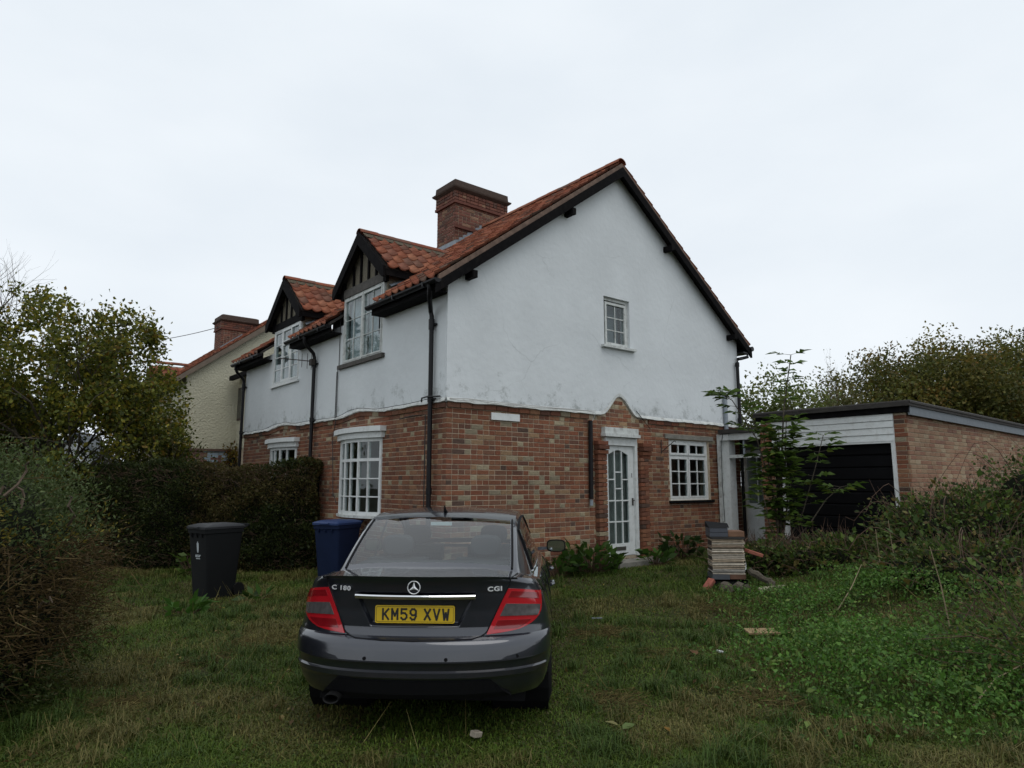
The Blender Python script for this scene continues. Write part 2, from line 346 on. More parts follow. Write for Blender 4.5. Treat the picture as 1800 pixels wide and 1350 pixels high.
def lay(u0, u1, z0, z1, ok, pal, w, bond='flemish', start=0):
    """list of (u, z, width, kind, colour index) for every brick that fits"""
    out = []; nc = int((z1-z0)/BG+.5)
    for c in range(nc):
        z = z0+BG*c+BH/2+.005; u = u0-(.0 if c % 2 else .1125 if bond == 'flemish' else .17); k = c % 2; 
        u -= rng.uniform(0, .01)
        while u < u1:
            if bond == 'flemish': wd, kd = ((.215, 's'), (.1025, 'h'))[k]; k = 1-k
            else: wd, kd = .215, 's'
            if bond == 'flemish' and rng.random() < .34: wd, kd = .1025, 'h'
            a, b_ = max(u, u0), min(u+wd, u1)
            # cut at openings
            if b_-a > .02:
                if ok(a+.002, z) and ok(b_-.002, z) and ok((a+b_)/2, z):
                    out.append(((a+b_)/2, z, b_-a, kd if abs(b_-a-wd) < 1e-4 else 'c', pick(len(pal), w(a, z))))
                else:
                    ts = np.linspace(a, b_, 12); good = [t for t in ts if ok(t, z)]
                    if good and good[-1]-good[0] > .03: out.append(((good[0]+good[-1])/2, z, good[-1]-good[0], 'c', pick(len(pal), w(a, z))))
            u += wd+.01
    return out
def add_brick(mb, Mf, sgn, u, z, wd, col, proud=.008, h=BH):
    V, F = brick_geo(wd, h); j = rng.uniform(-.003, .003)
    mb.add([Mf(u+p[0], sgn*(p[1]-proud+j), z+p[2]) for p in V], F, col)
def tone(c, a=.12): k = rng.uniform(1-a, 1+a); return tuple(float(x*k) for x in c)

# ---- pantiles
TW, TG, TL = .208, .285, .335
def tile_geo():
    n_ = 7; V = []
    for row, (y, dz) in enumerate(((0, 0), (-TL, .028), (-TL, .002))):
        for i in range(n_):
            t = i/(n_-1); V.append(((t-.5)*(TW+.012), y, .006+dz+.052*(1-math.sin(math.pi*t))**1.15))
    F = [(n_+i, n_+i+1, i+1, i) for i in range(n_-1)]+[(2*n_+i, 2*n_+i+1, n_+i+1, n_+i) for i in range(n_-1)]
    return np.array(V), F
TV, TF = tile_geo()
TCOL = [(.27,.088,.048),(.30,.108,.058),(.24,.078,.046),(.33,.135,.078),(.22,.086,.056),(.175,.082,.057),(.275,.10,.06),(.15,.092,.068)]
TWT = [15,14,13,7,10,6,13,3]
_tm = {}
def tile_mesh(ci, f=1.):
    if (ci, f) not in _tm:
        m_ = MB(); m_.add(TV, TF, tuple(x*f for x in TCOL[ci])); me_ = m_.mesh('pantile', True); me_.materials.append(M['tile']); _tm[(ci, f)] = me_
    return _tm[(ci, f)]
def tile_matrix(o, a, u, n_):
    m_ = Matrix.Identity(4)
    for i in range(3): m_[i][0] = a[i]; m_[i][1] = u[i]; m_[i][2] = n_[i]; m_[i][3] = o[i]
    return m_
def put_tile(o, a, u, n_, ci, parent=None, mb=None):
    jit = Matrix.Rotation(rng.uniform(-.02, .02), 4, 'Z') @ Matrix.Rotation(rng.uniform(-.012, .012), 4, 'X')
    m_ = tile_matrix(o, a, u, n_) @ jit
    if parent is not None:
        t = link(bpy.data.objects.new('pantile', tile_mesh(ci)), parent); t.matrix_local = m_
    else:
        mb.add([m_ @ Vector(p) for p in TV], TF, tone(TCOL[ci], .1))
def ridge_tiles(p, q, parent, r=.12, step=.33, f=1.):
    p = Vector(p); q = Vector(q); L = (q-p).length; n_ = max(1, int(round(L/step))); t = (q-p)/L
    a = t.cross(Vector((0, 0, 1))).normalized()
    for i in range(n_):
        m_ = MB(); s0 = p+t*(L*i/n_); s1 = p+t*(L*(i+1)/n_+.02); A = []; B = []
        k_ = rng.uniform(-.006, .006)
        for k in range(9):
            th = math.pi*k/8; d = a*(math.cos(th)*r)+Vector((0, 0, math.sin(th)*r*.85-.02+k_)); A.append(s0+d*1.0); B.append(s1+d*1.04)
        m_.strip(A, B); m_.strip([x*1 for x in A], [s0+(x-s0)*.82 for x in A]); m_.strip(B, [s1+(x-s1)*.82 for x in B])
        c = tone(TCOL[pick(8, TWT)], .15); m_.c = [tuple(x*.85*f for x in c)]*len(m_.f)
        o = m_.build('ridge_tile', 'tile', parent, smooth=False); autosmooth(o, 40)

def bx(mb, Mf, a, b_, col=None): mb.box(Mf(*a), Mf(*b_), col)
def window(name, Mf, u0, u1, z0, z1, d, sashes, parent, m='white', fr=.05, bar=.02, dep=.06, miss=(), label=None):
    w = MB()
    bx(w, Mf, (u0, d, z0), (u0+fr, d+dep, z1)); bx(w, Mf, (u1-fr, d, z0), (u1, d+dep, z1))
    bx(w, Mf, (u0+fr, d, z0), (u1-fr, d+dep, z0+fr)); bx(w, Mf, (u0+fr, d, z1-fr), (u1-fr, d+dep, z1))
    panes = []
    for si, (a, b_, c, e_, nc, nr, sf) in enumerate(sashes):
        o = d-.012+.004*si
        bx(w, Mf, (a, o, c), (a+sf, d+dep-.01, e_)); bx(w, Mf, (b_-sf, o, c), (b_, d+dep-.01, e_))
        bx(w, Mf, (a+sf, o, c), (b_-sf, d+dep-.01, c+sf)); bx(w, Mf, (a+sf, o, e_-sf), (b_-sf, d+dep-.01, e_))
        ia, ib, ic, ie = a+sf, b_-sf, c+sf, e_-sf
        for k in range(1, nc): x = ia+(ib-ia)*k/nc; bx(w, Mf, (x-bar/2, d+.004, ic), (x+bar/2, d+.03, ie))
        for k in range(1, nr): z = ic+(ie-ic)*k/nr; bx(w, Mf, (ia, d+.006, z-bar/2), (ib, d+.028, z+bar/2))
        for p in range(nc):
            for q_ in range(nr):
                if (si, p, q_) not in miss: panes.append((ia+(ib-ia)*p/nc, ia+(ib-ia)*(p+1)/nc, ic+(ie-ic)*q_/nr, ic+(ie-ic)*(q_+1)/nr))
    o = w.build(name, m, parent)
    if label: o['label'] = label
    for a, b_, c, e_ in panes:
        g = MB(); t = rng.uniform(-.004, .004); g.add([Mf(a, d+.018+t, c), Mf(b_, d+.018-t, c), Mf(b_, d+.018-t, e_), Mf(a, d+.018+t, e_), Mf(a, d+.022+t, c), Mf(b_, d+.022-t, c), Mf(b_, d+.022-t, e_), Mf(a, d+.022+t, e_)],
            [(0,1,2,3),(7,6,5,4),(0,4,5,1),(1,5,6,2),(2,6,7,3),(3,7,4,0)])
        g.build('pane', 'glass', o)
    return o

# ================================================================= the white semi-detached house
HW, HL = 7.5, 9.0
house = empty('semi_detached_house', (CX, CY, 0), ROT, 'white rendered semi-detached cottage with brick ground floor and red pantiled roof', 'house')
def cb(t): t = np.clip(abs(t), 0, 1); return .5+.5*math.cos(math.pi*t)
def wob(u): return .006*(noise2(u*2.2, 3.3)-.5)*2
def zb_g(u): return 2.845+.36*cb((u-3.71)/.66)**1.9+wob(u)
def zb_f(u): return 2.845+.07*cb((u-2.67)/1.0)+.07*cb((u-6.35)/1.0)+wob(u+40)
RS, RZ, RX = .735, 7.62, 3.75
EX = -.28
def zr(x): return RZ-RS*abs(x-RX)
DOOR = (3.30, 4.13, .40, 2.47); GW = (5.11, 6.37, 1.34, 2.50); UW = (3.335, 4.03, 4.12, 5.03)
BOW = [(1.93, 3.41, 1.13, 2.42), (5.60, 7.03, 1.13, 2.42)]
DW = [(1.95, 3.50, 3.85, 5.12), (5.60, 7.15, 3.85, 5.12)]
# lower walls (mortar bed) with the bricks on them
gw = MB(); panel(gw, GM, .0, HW, lambda u: -.3, lambda u: zb_g(u)+.03, [DOOR, GW], 0, .22); gwall = gw.build('gable_wall', 'mortar', house)
fw = MB(); panel(fw, FM, .22, HL, lambda u: -.3, lambda u: zb_f(u)+.03, BOW, 0, .22); fwall = fw.build('front_wall', 'mortar', house)
def okw(holes, zb, mg):
    def f(u, z):
        for h in holes:
            if h[0]-.012 < u < h[1]+.012 and h[2]-.04 < z < h[3]+.03: return False
        return z+BH/2 < zb(u)-mg(u)
    return f
def wg(u, z):
    w = RW.copy(); p = float(noise2(u*1.4+3, z*1.7)); k = 1+2.6*max(0, p-.45)*(1+1.6*math.exp(-((u-2.2)/.8)**2)); w[8] *= k; w[9] *= k; w[7] *= k
    if u < .3 or 2.75 < u < 3.0: w[5] *= 2.2; w[6] *= 3
    if z > 2.7: w[8] *= 3; w[9] *= 3; w[4] *= 3; w[7] *= 3
    if u > 4.6: w[8] *= .4; w[9] *= .6
    return w
mg_g = lambda u: .015 if 3.05 < u < 4.45 else .072
gb = lay(0, HW, -.09, 3.25, okw([DOOR, GW], zb_g, mg_g), REDS, wg)
fb = lay(0, HL, -.09, 2.98, okw(BOW, zb_f, lambda u: .072), REDS, lambda u, z: RW)
cand = []
for t, lst in (('g', gb), ('f', fb)):
    for i, (u, z, wd, kd, ci) in enumerate(lst):
        if kd != 'c':
            x, y = W2(u, 0) if t == 'g' else W2(0, u)
            if z > .95 and not (t == 'g' and 2.98 < u < 4.6): cand.append((math.hypot(x, y-0)+.0*z, t, i))
cand.sort(); solo = {(t, i) for _, t, i in cand[:300]}
jg, jf = MB(), MB()
for t, lst, Mf, par, mb in (('g', gb, GM, gwall, jg), ('f', fb, FM, fwall, jf)):
    for i, (u, z, wd, kd, ci) in enumerate(lst):
        if (t, i) in solo:
            o = link(bpy.data.objects.new('brick', brick_mesh(kd, ci, REDS, 'r', round(soot(u, z), 3))), par)
            j = rng.uniform(-.003, .003)
            if t == 'g': o.location = (u, -.008+j, z)
            else: o.location = (-.008+j, u, z); o.rotation_euler = (0, 0, -math.pi/2)
        else: k_ = soot(u, z); add_brick(mb, Mf, 1, u, z, wd, tone(tuple(x*k_ for x in REDS[ci]), .08))
# string courses under the render
for mb, Mf, zb, L, skip in ((jg, GM, zb_g, HW, (3.02, 4.46)), (jf, FM, zb_f, HL, None)):
    u = 0
    while u < L:
        m_ = u+.11
        if not (skip and skip[0]-.1 < m_ < skip[1]+.1):
            V, F = brick_geo(min(.215, L-u), .075); sl = (zb(u+.2)-zb(u))/.2; c = tone(REDS[pick(12, RW)], .15); c = tuple(x*.85 for x in c)
            mb.add([Mf(m_+p[0], p[1]-.034, zb(m_)-.045+p[2]+sl*p[0]) for p in V], F, c)
        u += .225
# door piers and corbels
for (a, b_) in ((3.06, 3.275), (4.165, 4.38)):
    for c in range(-4, 28):
        z = .03+BG*c; off = 0 if c % 2 else .1125
        for (p, q_) in (((a, a+.1), (a+.11, b_)) if c % 2 else ((a, b_),)):
            V, F = brick_geo(q_-p, BH, .11); jg.add([((p+q_)/2+v[0], v[1]-.10, z+BH/2+v[2]) for v in V], F, tone(REDS[pick(12, RW)]))
    for k, (zz, ex) in enumerate(((2.13, .0), (2.20, .025), (2.28, .05), (2.355, .025))):
        V, F = brick_geo(.25 if k else .22, .066, .14); s_ = 1 if a > 3.5 else 1
        jg.add([((a+b_)/2+(.06 if a > 4 else .0)+v[0], v[1]-.10-ex, zz+v[2]) for v in V], F, tone(tuple(x*.8 for x in REDS[k % 3])))
jg.build('brickwork', 'brick', gwall, kind='stuff'); jf.build('brickwork', 'brick', fwall, kind='stuff')
# back and far walls, floors: the closed shell of the rooms
bk = MB(); bk.box((HW-.02, .22, -.3), (HW+.0, HL, 4.6)); bk.box((.22, HL-.2, -.3), (HW-.02, HL-.01, 4.6)); bk.build('rear_wall', 'room', house)
fl = MB(); fl.box((.23, .23, .30), (HW-.03, HL-.22, .40)); fl.box((.23, .23, 2.66), (HW-.03, HL-.22, 2.78)); fl.build('floor', 'room', house)
pw = MB(); pw.prism([(.24, .41), (HW-.24, .41), (HW-.24, zr(.24)-.15), (RX, RZ-.15), (.24, zr(.24)-.15)], 'y', 4.4, 4.6); pw.box((2.9, .24, .41), (3.0, 4.39, 2.65)); pw.box((3.1, .24, 2.79), (3.15, 4.39, 5.2)); pw.build('party_wall', 'room', house)
# render
rg = MB(); panel(rg, GM, -.03, HW+.03, zb_g, lambda u: zr(u)-.12, [UW], -.032, .2, .06)
g_render = rg.build('gable_render', 'render', house)
rf = MB(); panel(rf, FM, -.0, HL, zb_f, lambda u: 4.62, [(d_[0], d_[1], d_[2], 4.62) for d_ in DW], -.032, .2, .1)
f_render = rf.build('front_render', 'render', house)
for Mf, zb, L, par, sk in ((GM, zb_g, HW+.03, g_render, 1), (FM, zb_f, HL, f_render, 0)):
    m_ = MB(); us = np.arange(-.03, L+.001, .05)
    r1 = lambda u: .022*(noise2(u*9, 5.)-.3)
    fl_ = lambda u: (.022+.014*noise2(u*7, 1.))*(1-cb((u-3.71)/.55)**.5 if sk else 1)+.002
    A = [Mf(u, -.034, zb(u)+.06) for u in us]; B = [Mf(u, -.034-fl_(u)*.6, zb(u)+.03) for u in us]; C_ = [Mf(u, -.034-fl_(u), zb(u)+r1(u)-.004) for u in us]; D_ = [Mf(u, -.01, zb(u)-.012) for u in us]
    m_.strip(A, B); m_.strip(B, C_); m_.strip(C_, D_); autosmooth(m_.build('render_drip', 'oldwhite', par), 50)
# windows in the gable
uw = window('upper_window', GM, UW[0], UW[1], UW[2], UW[3], .02, [(UW[0]+.075, UW[1]-.055, UW[2]+.03, UW[3]-.085, 2, 3, .045)], house, 'oldwhite', .055, .018)
m_ = MB(); m_.box((3.25, -.11, 4.075), (4.13, .02, 4.118)); m_.build('sill', 'oldwhite', uw)
m_ = MB(); m_.box((3.36, .25, 4.15), (4.0, .26, 5.0)); m_.build('blind', 'blind', uw)
mid = (GW[0]+GW[1])/2; tz = 2.19
lw = window('kitchen_window', GM, GW[0], GW[1], GW[2], GW[3], .03, [
    (GW[0]+.05, mid-.01, tz+.02, GW[3]-.05, 2, 1, .04), (mid+.01, GW[1]-.05, tz+.02, GW[3]-.05, 2, 1, .04),
    (GW[0]+.05, mid-.01, GW[2]+.04, tz-.02, 2, 3, .04), (mid+.01, GW[1]-.05, GW[2]+.04, tz-.02, 2, 3, .04)], house, 'white', .05, .02)
m_ = MB(); m_.box((GW[0]+.01, .045, tz-.02), (GW[1]-.01, .085, tz+.02)); m_.box((mid-.01, .045, GW[2]+.02), (mid+.01, .085, GW[3]-.02)); m_.build('transom', 'white', lw)
m_ = MB(); m_.box((GW[0]-.05, -.06, 1.29), (GW[1]+.08, .04, 1.336)); m_.build('sill', 'black', lw)
m_ = MB(); m_.box((4.98, -.03, 2.515), (6.52, .02, 2.60)); m_.build('lintel', 'concrete', house)
# front door
dr = MB(); x0, x1, z0, z1 = DOOR
dr.box((x0, -.05, z0), (x0+.05, .09, z1)); dr.box((x1-.06, -.05, z0), (x1, .09, z1)); dr.box((x0+.05, -.05, 2.33), (x1-.06, .09, z1)); dframe = dr.build('door_frame', 'white', house)
m_ = MB(); m_.box((3.22, -.13, 2.475), (4.14, .0, 2.53)); m_.box((3.24, -.10, 2.53), (4.12, .0, 2.64)); m_.build('door_head', 'oldwhite', dframe)
lf = MB(); a, b_ = x0+.055, x1-.065; yl = .0
zs = [.62, .995, 1.36, 1.72]; xs = [a+.03, a+.22, a+.405, a+.57]
lf.box((a, yl, z0+.01), (xs[0], yl+.045, 2.325)); lf.box((xs[3], yl, z0+.01), (b_, yl+.045, 2.325)); lf.box((xs[0], yl, z0+.01), (xs[3], yl+.045, zs[0]))
top = lambda x: 2.16+.09*cb((x-xs[1]-.09)/.33)
for k in range(12):
    p, q_ = xs[0]+(xs[3]-xs[0])*k/12, xs[0]+(xs[3]-xs[0])*(k+1)/12
    lf.prism([(p, top(p)), (q_, top(q_)), (q_, 2.325), (p, 2.325)], 'y', yl, yl+.045)
for z in zs[1:3]: lf.box((xs[0], yl+.004, z-.011), (xs[3], yl+.036, z+.011))
for x in xs[1:3]: lf.box((x-.011, yl+.003, zs[0]), (x+.011, yl+.036, top(x)+.005))
for (p, q_, z) in ((0, 1, 1.73), (2, 3, 1.73), (1, 2, 1.57), (1, 2, 1.86)): lf.box((xs[p], yl+.005, z-.010), (xs[q_], yl+.035, z+.010))
leaf = lf.build('front_door', 'white', house)
for i in range(3):
    rows = [(zs[0], zs[1]), (zs[1], zs[2])]+([(zs[2], 1.57), (1.57, 1.86), (1.86, 2.2)] if i == 1 else [(zs[2], 1.73), (1.73, 2.2)])
    for (p, q_) in rows:
        g = MB(); g.box((xs[i]+.001, yl+.018, p+.001), (xs[i+1]-.001, yl+.022, q_-.001)); g.build('pane', 'glass', leaf)
M['obscure'] = mat('door_lining', (.30, .29, .27), .9, .1)
m_ = MB(); m_.box((a, .1, .42), (b_, .11, 2.4)); m_.build('door_lining', 'obscure', leaf)
m_ = MB(); m_.box((a+.2, yl-.008, .50), (a+.46, yl, .565)); m_.build('letter_plate', mat('dull_brass', (.2, .19, .17), .4, .1, metal=.8), leaf)
m_ = MB(); m_.box((b_-.06, yl-.015, 1.27), (b_-.03, yl, 1.40)); m_.tube([(b_-.045, yl-.015, 1.36), (b_-.045, yl-.05, 1.36), (b_-.10, yl-.05, 1.35)], .009, 6); m_.build('door_handle', 'iron', leaf)
text_obj('door_number', '1', .11, 'iron', leaf, Matrix.Translation((b_-.05, yl-.004, 1.80)) @ Matrix.Rotation(math.pi/2, 4, 'X'))
m_ = MB(); m_.box((3.1, -.5, .08), (4.45, -.06, .36)); m_.build('door_step', 'concrete', house)
# name board, pipes, bracket on the gable
m_ = MB(); m_.box((.80, -.035, 2.625), (1.36, -.012, 2.735)); m_.build('name_board', 'white', house)
m_ = MB(); m_.tube([(2.93, -.05, 2.73), (2.925, -.05, 2.0), (2.92, -.05, 1.40)], .038, 8); m_.build('vent_pipe', 'blackpipe', house)
m_ = MB(); m_.tube([(2.92, -.05, 1.39), (2.92, -.05, 1.29)], .03, 8); m_.build('pipe_end', 'lead', house)
m_ = MB(); m_.tube([(4.85, -.03, 2.48), (4.85, -.03, 2.22)], .009, 5); m_.tube([(4.85, -.03, 2.25), (4.92, -.22, 2.41), (4.93, -.27, 2.45), (4.93, -.30, 2.43)], .008, 5); m_.build('basket_bracket', 'iron', house)
m_ = MB(); m_.tube([(6.93, -.08, 3.5), (6.93, -.08, 2.7)], .045, 10); m_.build('soil_pipe', 'lead', house)
us = np.linspace(-.02, 3.0, 40)
m_ = MB(); m_.tube([(u, -.10-.01*noise2(u*5, 2.), zb_g(u)+.035+.02*noise2(u*3, 8.)) for u in us], .006, 4); m_.tube([(u, -.10, zb_g(u)+.015+.03*noise2(u*4, 4.)) for u in us], .005, 4)
m_.tube([(3.0, -.10, 2.86), (3.0, -.05, 2.75), (2.96, -.05, 2.72)], .006, 4); m_.build('cable', mat('painted_cable', (.5, .5, .48), .6), house)
m_ = MB(); m_.tube([(4.12, -.06, 2.98), (4.3, -.06, 2.83), (4.5, -.06, 2.67)], .008, 4)
us = np.linspace(0, 9, 70); m_.tube([(-.11, u, zb_f(u)+.03+.03*noise2(u*3, 8.)) for u in us], .005, 4)
m_.tube([(-.05, 3.60, 4.9), (-.05, 3.6, 3.85), (-.055, 3.63, 3.78), (-.05, 3.64, 2.9), (-.06, 3.66, 2.7), (-.04, 3.78, 2.5), (-.04, 3.68, 1.5), (-.04, 3.52, 1.3)], .008, 4)
m_.tube([(-.05, 3.68, 3.75), (-.05, 3.69, 2.85)], .008, 4)
m_.tube([(-.04, .52, 1.2), (-.04, .52, 2.69), (-.04, .9, 2.70), (-.04, 1.3, 2.68)], .009, 4); m_.build('cable', 'wire', house)
# dormer windows
S2 = [(1.95, 3.50)]
def casements(u0, u1, z0, z1):
    mm_ = (u0+u1)/2; return [(u0+.05, mm_-.012, z0+.04, z1-.04, 2, 3, .03), (mm_+.012, u1-.05, z0+.04, z1-.04, 2, 3, .035)]
dwin = window('dormer_window', FM, *DW[0], -.03, casements(*DW[0]), house, 'oldwhite', .055, .012, .08, miss={(0, 0, 1)}, label='old white casement window with a missing pane')
m_ = MB(); m_.box((-.05, 2.70, 3.87), (.05, 2.75, 5.10)); m_.build('mullion', 'oldwhite', dwin)
m_ = MB(); m_.box((-.09, 1.86, 3.775), (.04, 3.60, 3.848)); m_.build('sill', 'greywood', dwin)
u0, u1, z0, z1 = DW[1]; t3 = (u1-u0)/3
dwin2 = window('dormer_window', FM, u0, u1, z0, z1, -.03, [(u0+.05, u0+t3, z0+.04, z1-.04, 1, 4, .035), (u0+t3, u1-t3, z0+.04, z1-.35, 1, 3, .06), (u0+t3, u1-t3, z1-.34, z1-.04, 1, 1, .04), (u1-t3, u1-.05, z0+.04, z1-.04, 1, 4, .035)], house, 'white', .06, .02, .08)
m_ = MB(); m_.box((-.08, u0-.04, 3.80), (.04, u1+.04, 3.848)); m_.build('sill', 'white', dwin2)
m_ = MB(); m_.box((.10, u0+.1, 3.9), (.11, u0+.55, 5.05)); m_.box((.10, u1-.5, 3.9), (.11, u1-.1, 5.05)); m_.box((.12, u0+.5, 3.9), (.13, u1-.5, 4.5)); m_.build('net_curtain', 'net', dwin2)
m_ = MB(); m_.box((.09, 2.74, 3.9), (.10, 3.45, 5.08)); m_.box((.09, 2.34, 3.9), (.10, 2.70, 5.08)); m_.box((.09, 2.0, 3.9), (.10, 2.335, 4.27)); m_.box((.09, 2.0, 4.68), (.10, 2.335, 5.08)); m_.build('net_curtain', 'net', dwin)
# bow windows on the ground floor
def bow(u0, u1, z0, z1):
    yc = (u0+u1)/2; hw = (u1-u0)/2; X = lambda y, e_=0: -(.03+e_+.17*(1-((y-yc)/hw)**2))
    w = MB(); ys = np.linspace(u0, u1, 7)
    rails = [(z0, .06), (z0+.30, .02), (z0+.60, .02), (z0+.90, .05), (z1-.06, .06)]
    for z, h in rails:
        yy = np.linspace(u0, u1, 19); d = .05 if h > .03 else .028
        A = [(X(y), y, z) for y in yy]; B = [(X(y), y, z+h) for y in yy]; C_ = [(X(y)+d, y, z+h) for y in yy]; D_ = [(X(y)+d, y, z) for y in yy]
        w.strip(A, B); w.strip(B, C_); w.strip(C_, D_); w.strip(D_, A)
    for i, y in enumerate(ys):
        t = .024 if i % 2 == 0 else .010; w.box((X(y)-.003, y-t, z0), (X(y)+.05, y+t, z1))
    w.box((-.03, u0-.04, z0), (.1, u0, z1)); w.box((-.03, u1, z0), (.1, u1+.04, z1))
    o = w.build('bow_window', 'white', house)
    for i in range(6):
        for k in range(4):
            p, q_ = ys[i], ys[i+1]; a, b_ = rails[k][0]+rails[k][1], rails[k+1][0]; t = rng.uniform(-.004, .004)
            g = MB(); g.add([(X(p)+.02+t, p, a), (X(q_)+.02-t, q_, a), (X(q_)+.02-t, q_, b_), (X(p)+.02+t, p, b_), (X(p)+.024+t, p, a), (X(q_)+.024-t, q_, a), (X(q_)+.024-t, q_, b_), (X(p)+.024+t, p, b_)],
              [(0,1,2,3),(7,6,5,4),(0,4,5,1),(1,5,6,2),(2,6,7,3),(3,7,4,0)]); g.build('pane', 'glass', o)
    for (e_, za, zc_, nm, ov) in ((.05, z1, z1+.10, 'fascia_board', .10), (.10, z1+.102, z1+.19, 'head_board', .15)):
        w = MB(); yy = np.linspace(u0-ov, u1+ov, 25); XX = lambda y: -(.02+e_+.17*max(0, 1-((y-yc)/(hw+ov))**2))
        A = [(XX(y), y, za) for y in yy]; B = [(XX(y), y, zc_) for y in yy]; C_ = [(0, y, zc_) for y in yy]; D_ = [(0, y, za) for y in yy]
        w.strip(A, B); w.strip(B, C_); w.strip(A, D_); w.add([A[0], B[0], C_[0], D_[0], A[-1], B[-1], C_[-1], D_[-1]], [(0,1,2,3),(4,5,6,7)]); w.build(nm, 'white', o)
    w = MB(); yy = np.linspace(u0-.03, u1+.03, 19); XX = lambda y: -(.07+.17*max(0, 1-((y-yc)/(hw+.03))**2))
    A = [(XX(y), y, z0-.045) for y in yy]; B = [(XX(y), y, z0-.002) for y in yy]; C_ = [(0, y, z0-.002) for y in yy]; D_ = [(0, y, z0-.045) for y in yy]
    w.strip(A, B); w.strip(B, C_); w.strip(A, D_); w.build('sill', 'oldwhite', o)
    return o
for q in BOW: bow(*q)
# ---------------------------------------------------------------- roof
rf_ = MB()
DC = [2.72, 6.37]
def slab(e0, y0, y1):
    P = [(e0, y0, zr(e0)), (e0, y1, zr(e0)), (RX, y1, RZ), (RX, y0, RZ)]
    rf_.add(P+[(p[0], p[1], p[2]-.05) for p in P], [(0,1,2,3),(7,6,5,4),(0,4,5,1),(1,5,6,2),(2,6,7,3),(3,7,4,0)])
slab(HW-EX, -.165, HL+.12)
ye = [-.165]+[q for c in DC for q in (c-.82, c+.82)]+[HL+.12]
for i_, (ya, yb) in enumerate(zip(ye[:-1], ye[1:])): slab(EX if i_ % 2 == 0 else .28, ya, yb)
roof = rf_.build('roof', 'felt', house)
ang = math.atan(RS); ca, sa = math.cos(ang), math.sin(ang)
DC = [2.72, 6.37]; DRZ, DS, DHW, DX0 = 6.17, .87, .98, -.13
dang = math.atan(DS); dca, dsa = math.cos(dang), math.sin(dang)
def in_dormer(x, y):
    for c in DC:
        dy = abs(y-c)
        if dy < DHW-.05 and DRZ-DS*dy > zr(x)+.03: return True
        if dy < .82 and x < .25: return True
    return False
CHI = (2.88, 4.37, 4.1, 4.85)
tiles = []
SLOPE = (RX-EX)/ca; nrow = int(SLOPE/TG)+1
for r_ in range(nrow):
    for k in range(int((HL+.3)/TW)+1):
        y = -.06+TW*k
        d = SLOPE-.03-TG*r_; x = RX-d*ca+.0   # upslope end of the tile measured from the eave side
        d_up = min(SLOPE-.02, TL+TG*r_-.05); x_up = EX+d_up*ca; xm = x_up-.5*TL*ca
        if in_dormer(xm, y) or (CHI[0] < xm < CHI[1] and CHI[2]-.05 < y < CHI[3]+.05): continue
        tiles.append((x_up, y, zr(x_up)))
front = [(o, (0, -1, 0), (ca, 0, sa), (-sa, 0, ca), pick(8, TWT)) for o in tiles]
order = sorted(range(len(front)), key=lambda i: front[i][0][1])
dt_r, dt_h = [], []
for ci_, c in enumerate(DC):
    L = DHW/dca; nr = int(L/TG)+1
    for s_ in (-1, 1):       # -1: the slope that faces the camera
        for r_ in range(nr):
            d_up = min(L-.02, TL-.06+TG*r_)
            for k in range(13):
                x = DX0+TW*(k+.5); dy = DHW-d_up*dca; z = DRZ-DS*dy; dm = dy+.5*TL*dca
                if DRZ-DS*dm < zr(x)-.01 and x > .3: continue
                (dt_r if s_ < 0 else dt_h).append(((x, c+s_*dy, z), (-s_*1, 0, 0), (0, -s_*dca, dsa), (0, s_*dsa, dca), pick(8, TWT), ci_))
n_solo = 300-len(dt_r); solo_t = set(order[:n_solo])
jt = MB()
for i, (o, a, u, n_, ci) in enumerate(front):
    if i in solo_t: put_tile(o, a, u, n_, ci, parent=roof)
    else: put_tile(o, a, u, n_, ci, mb=jt)
for r_ in range(nrow):
    for k in range(int((HL+.3)/TW)+1):
        d_up = min(SLOPE-.02, TL+TG*r_-.05); x = HW-EX-d_up*ca; y = -.06+TW*k
        if CHI[0] < x < CHI[1] and CHI[2]-.05 < y < CHI[3]+.05: continue
        put_tile((x, y, zr(x)), (0, 1, 0), (-ca, 0, sa), (sa, 0, ca), pick(8, TWT), mb=jt)
jt.build('pantile_field', 'tile', roof, smooth=True, kind='stuff')
ridge_tiles((RX, -.19, RZ+.035), (RX, HL+.12, RZ+.035), roof)
M['verge'] = mat('verge_mortar', (.15, .10, .075), .95, .4, 9)
# mortar bedding and timber at the verge
for s_ in (1, -1):
    e0 = EX-.06 if s_ > 0 else HW-EX+.06; nm = 'bargeboard'
    m_ = MB(); dz = .02
    P = [(e0, zr(e0)-.065), (RX, RZ-.065), (RX, RZ-.25), (e0, zr(e0)-.23)]
    m_.prism(P, 'y', -.215, -.17); m_.build(nm, 'black', roof)
    m_ = MB(); P = [(e0+.05*s_, zr(e0+.05*s_)+.02), (RX, RZ+.02), (RX, RZ-.064), (e0+.05*s_, zr(e0+.05*s_)-.064)]; m_.prism(P, 'y', -.185, -.15); m_.build('verge_mortar', 'verge', roof)
for x, dx in ((.32, .0), (2.42, 0), (5.14, 0), (7.2, 0)):
    m_ = MB(); m_.box((x-.04, -.25, zr(x)-.37), (x+.04, -.03, zr(x)-.26)); m_.build('purlin_end', 'black', roof)
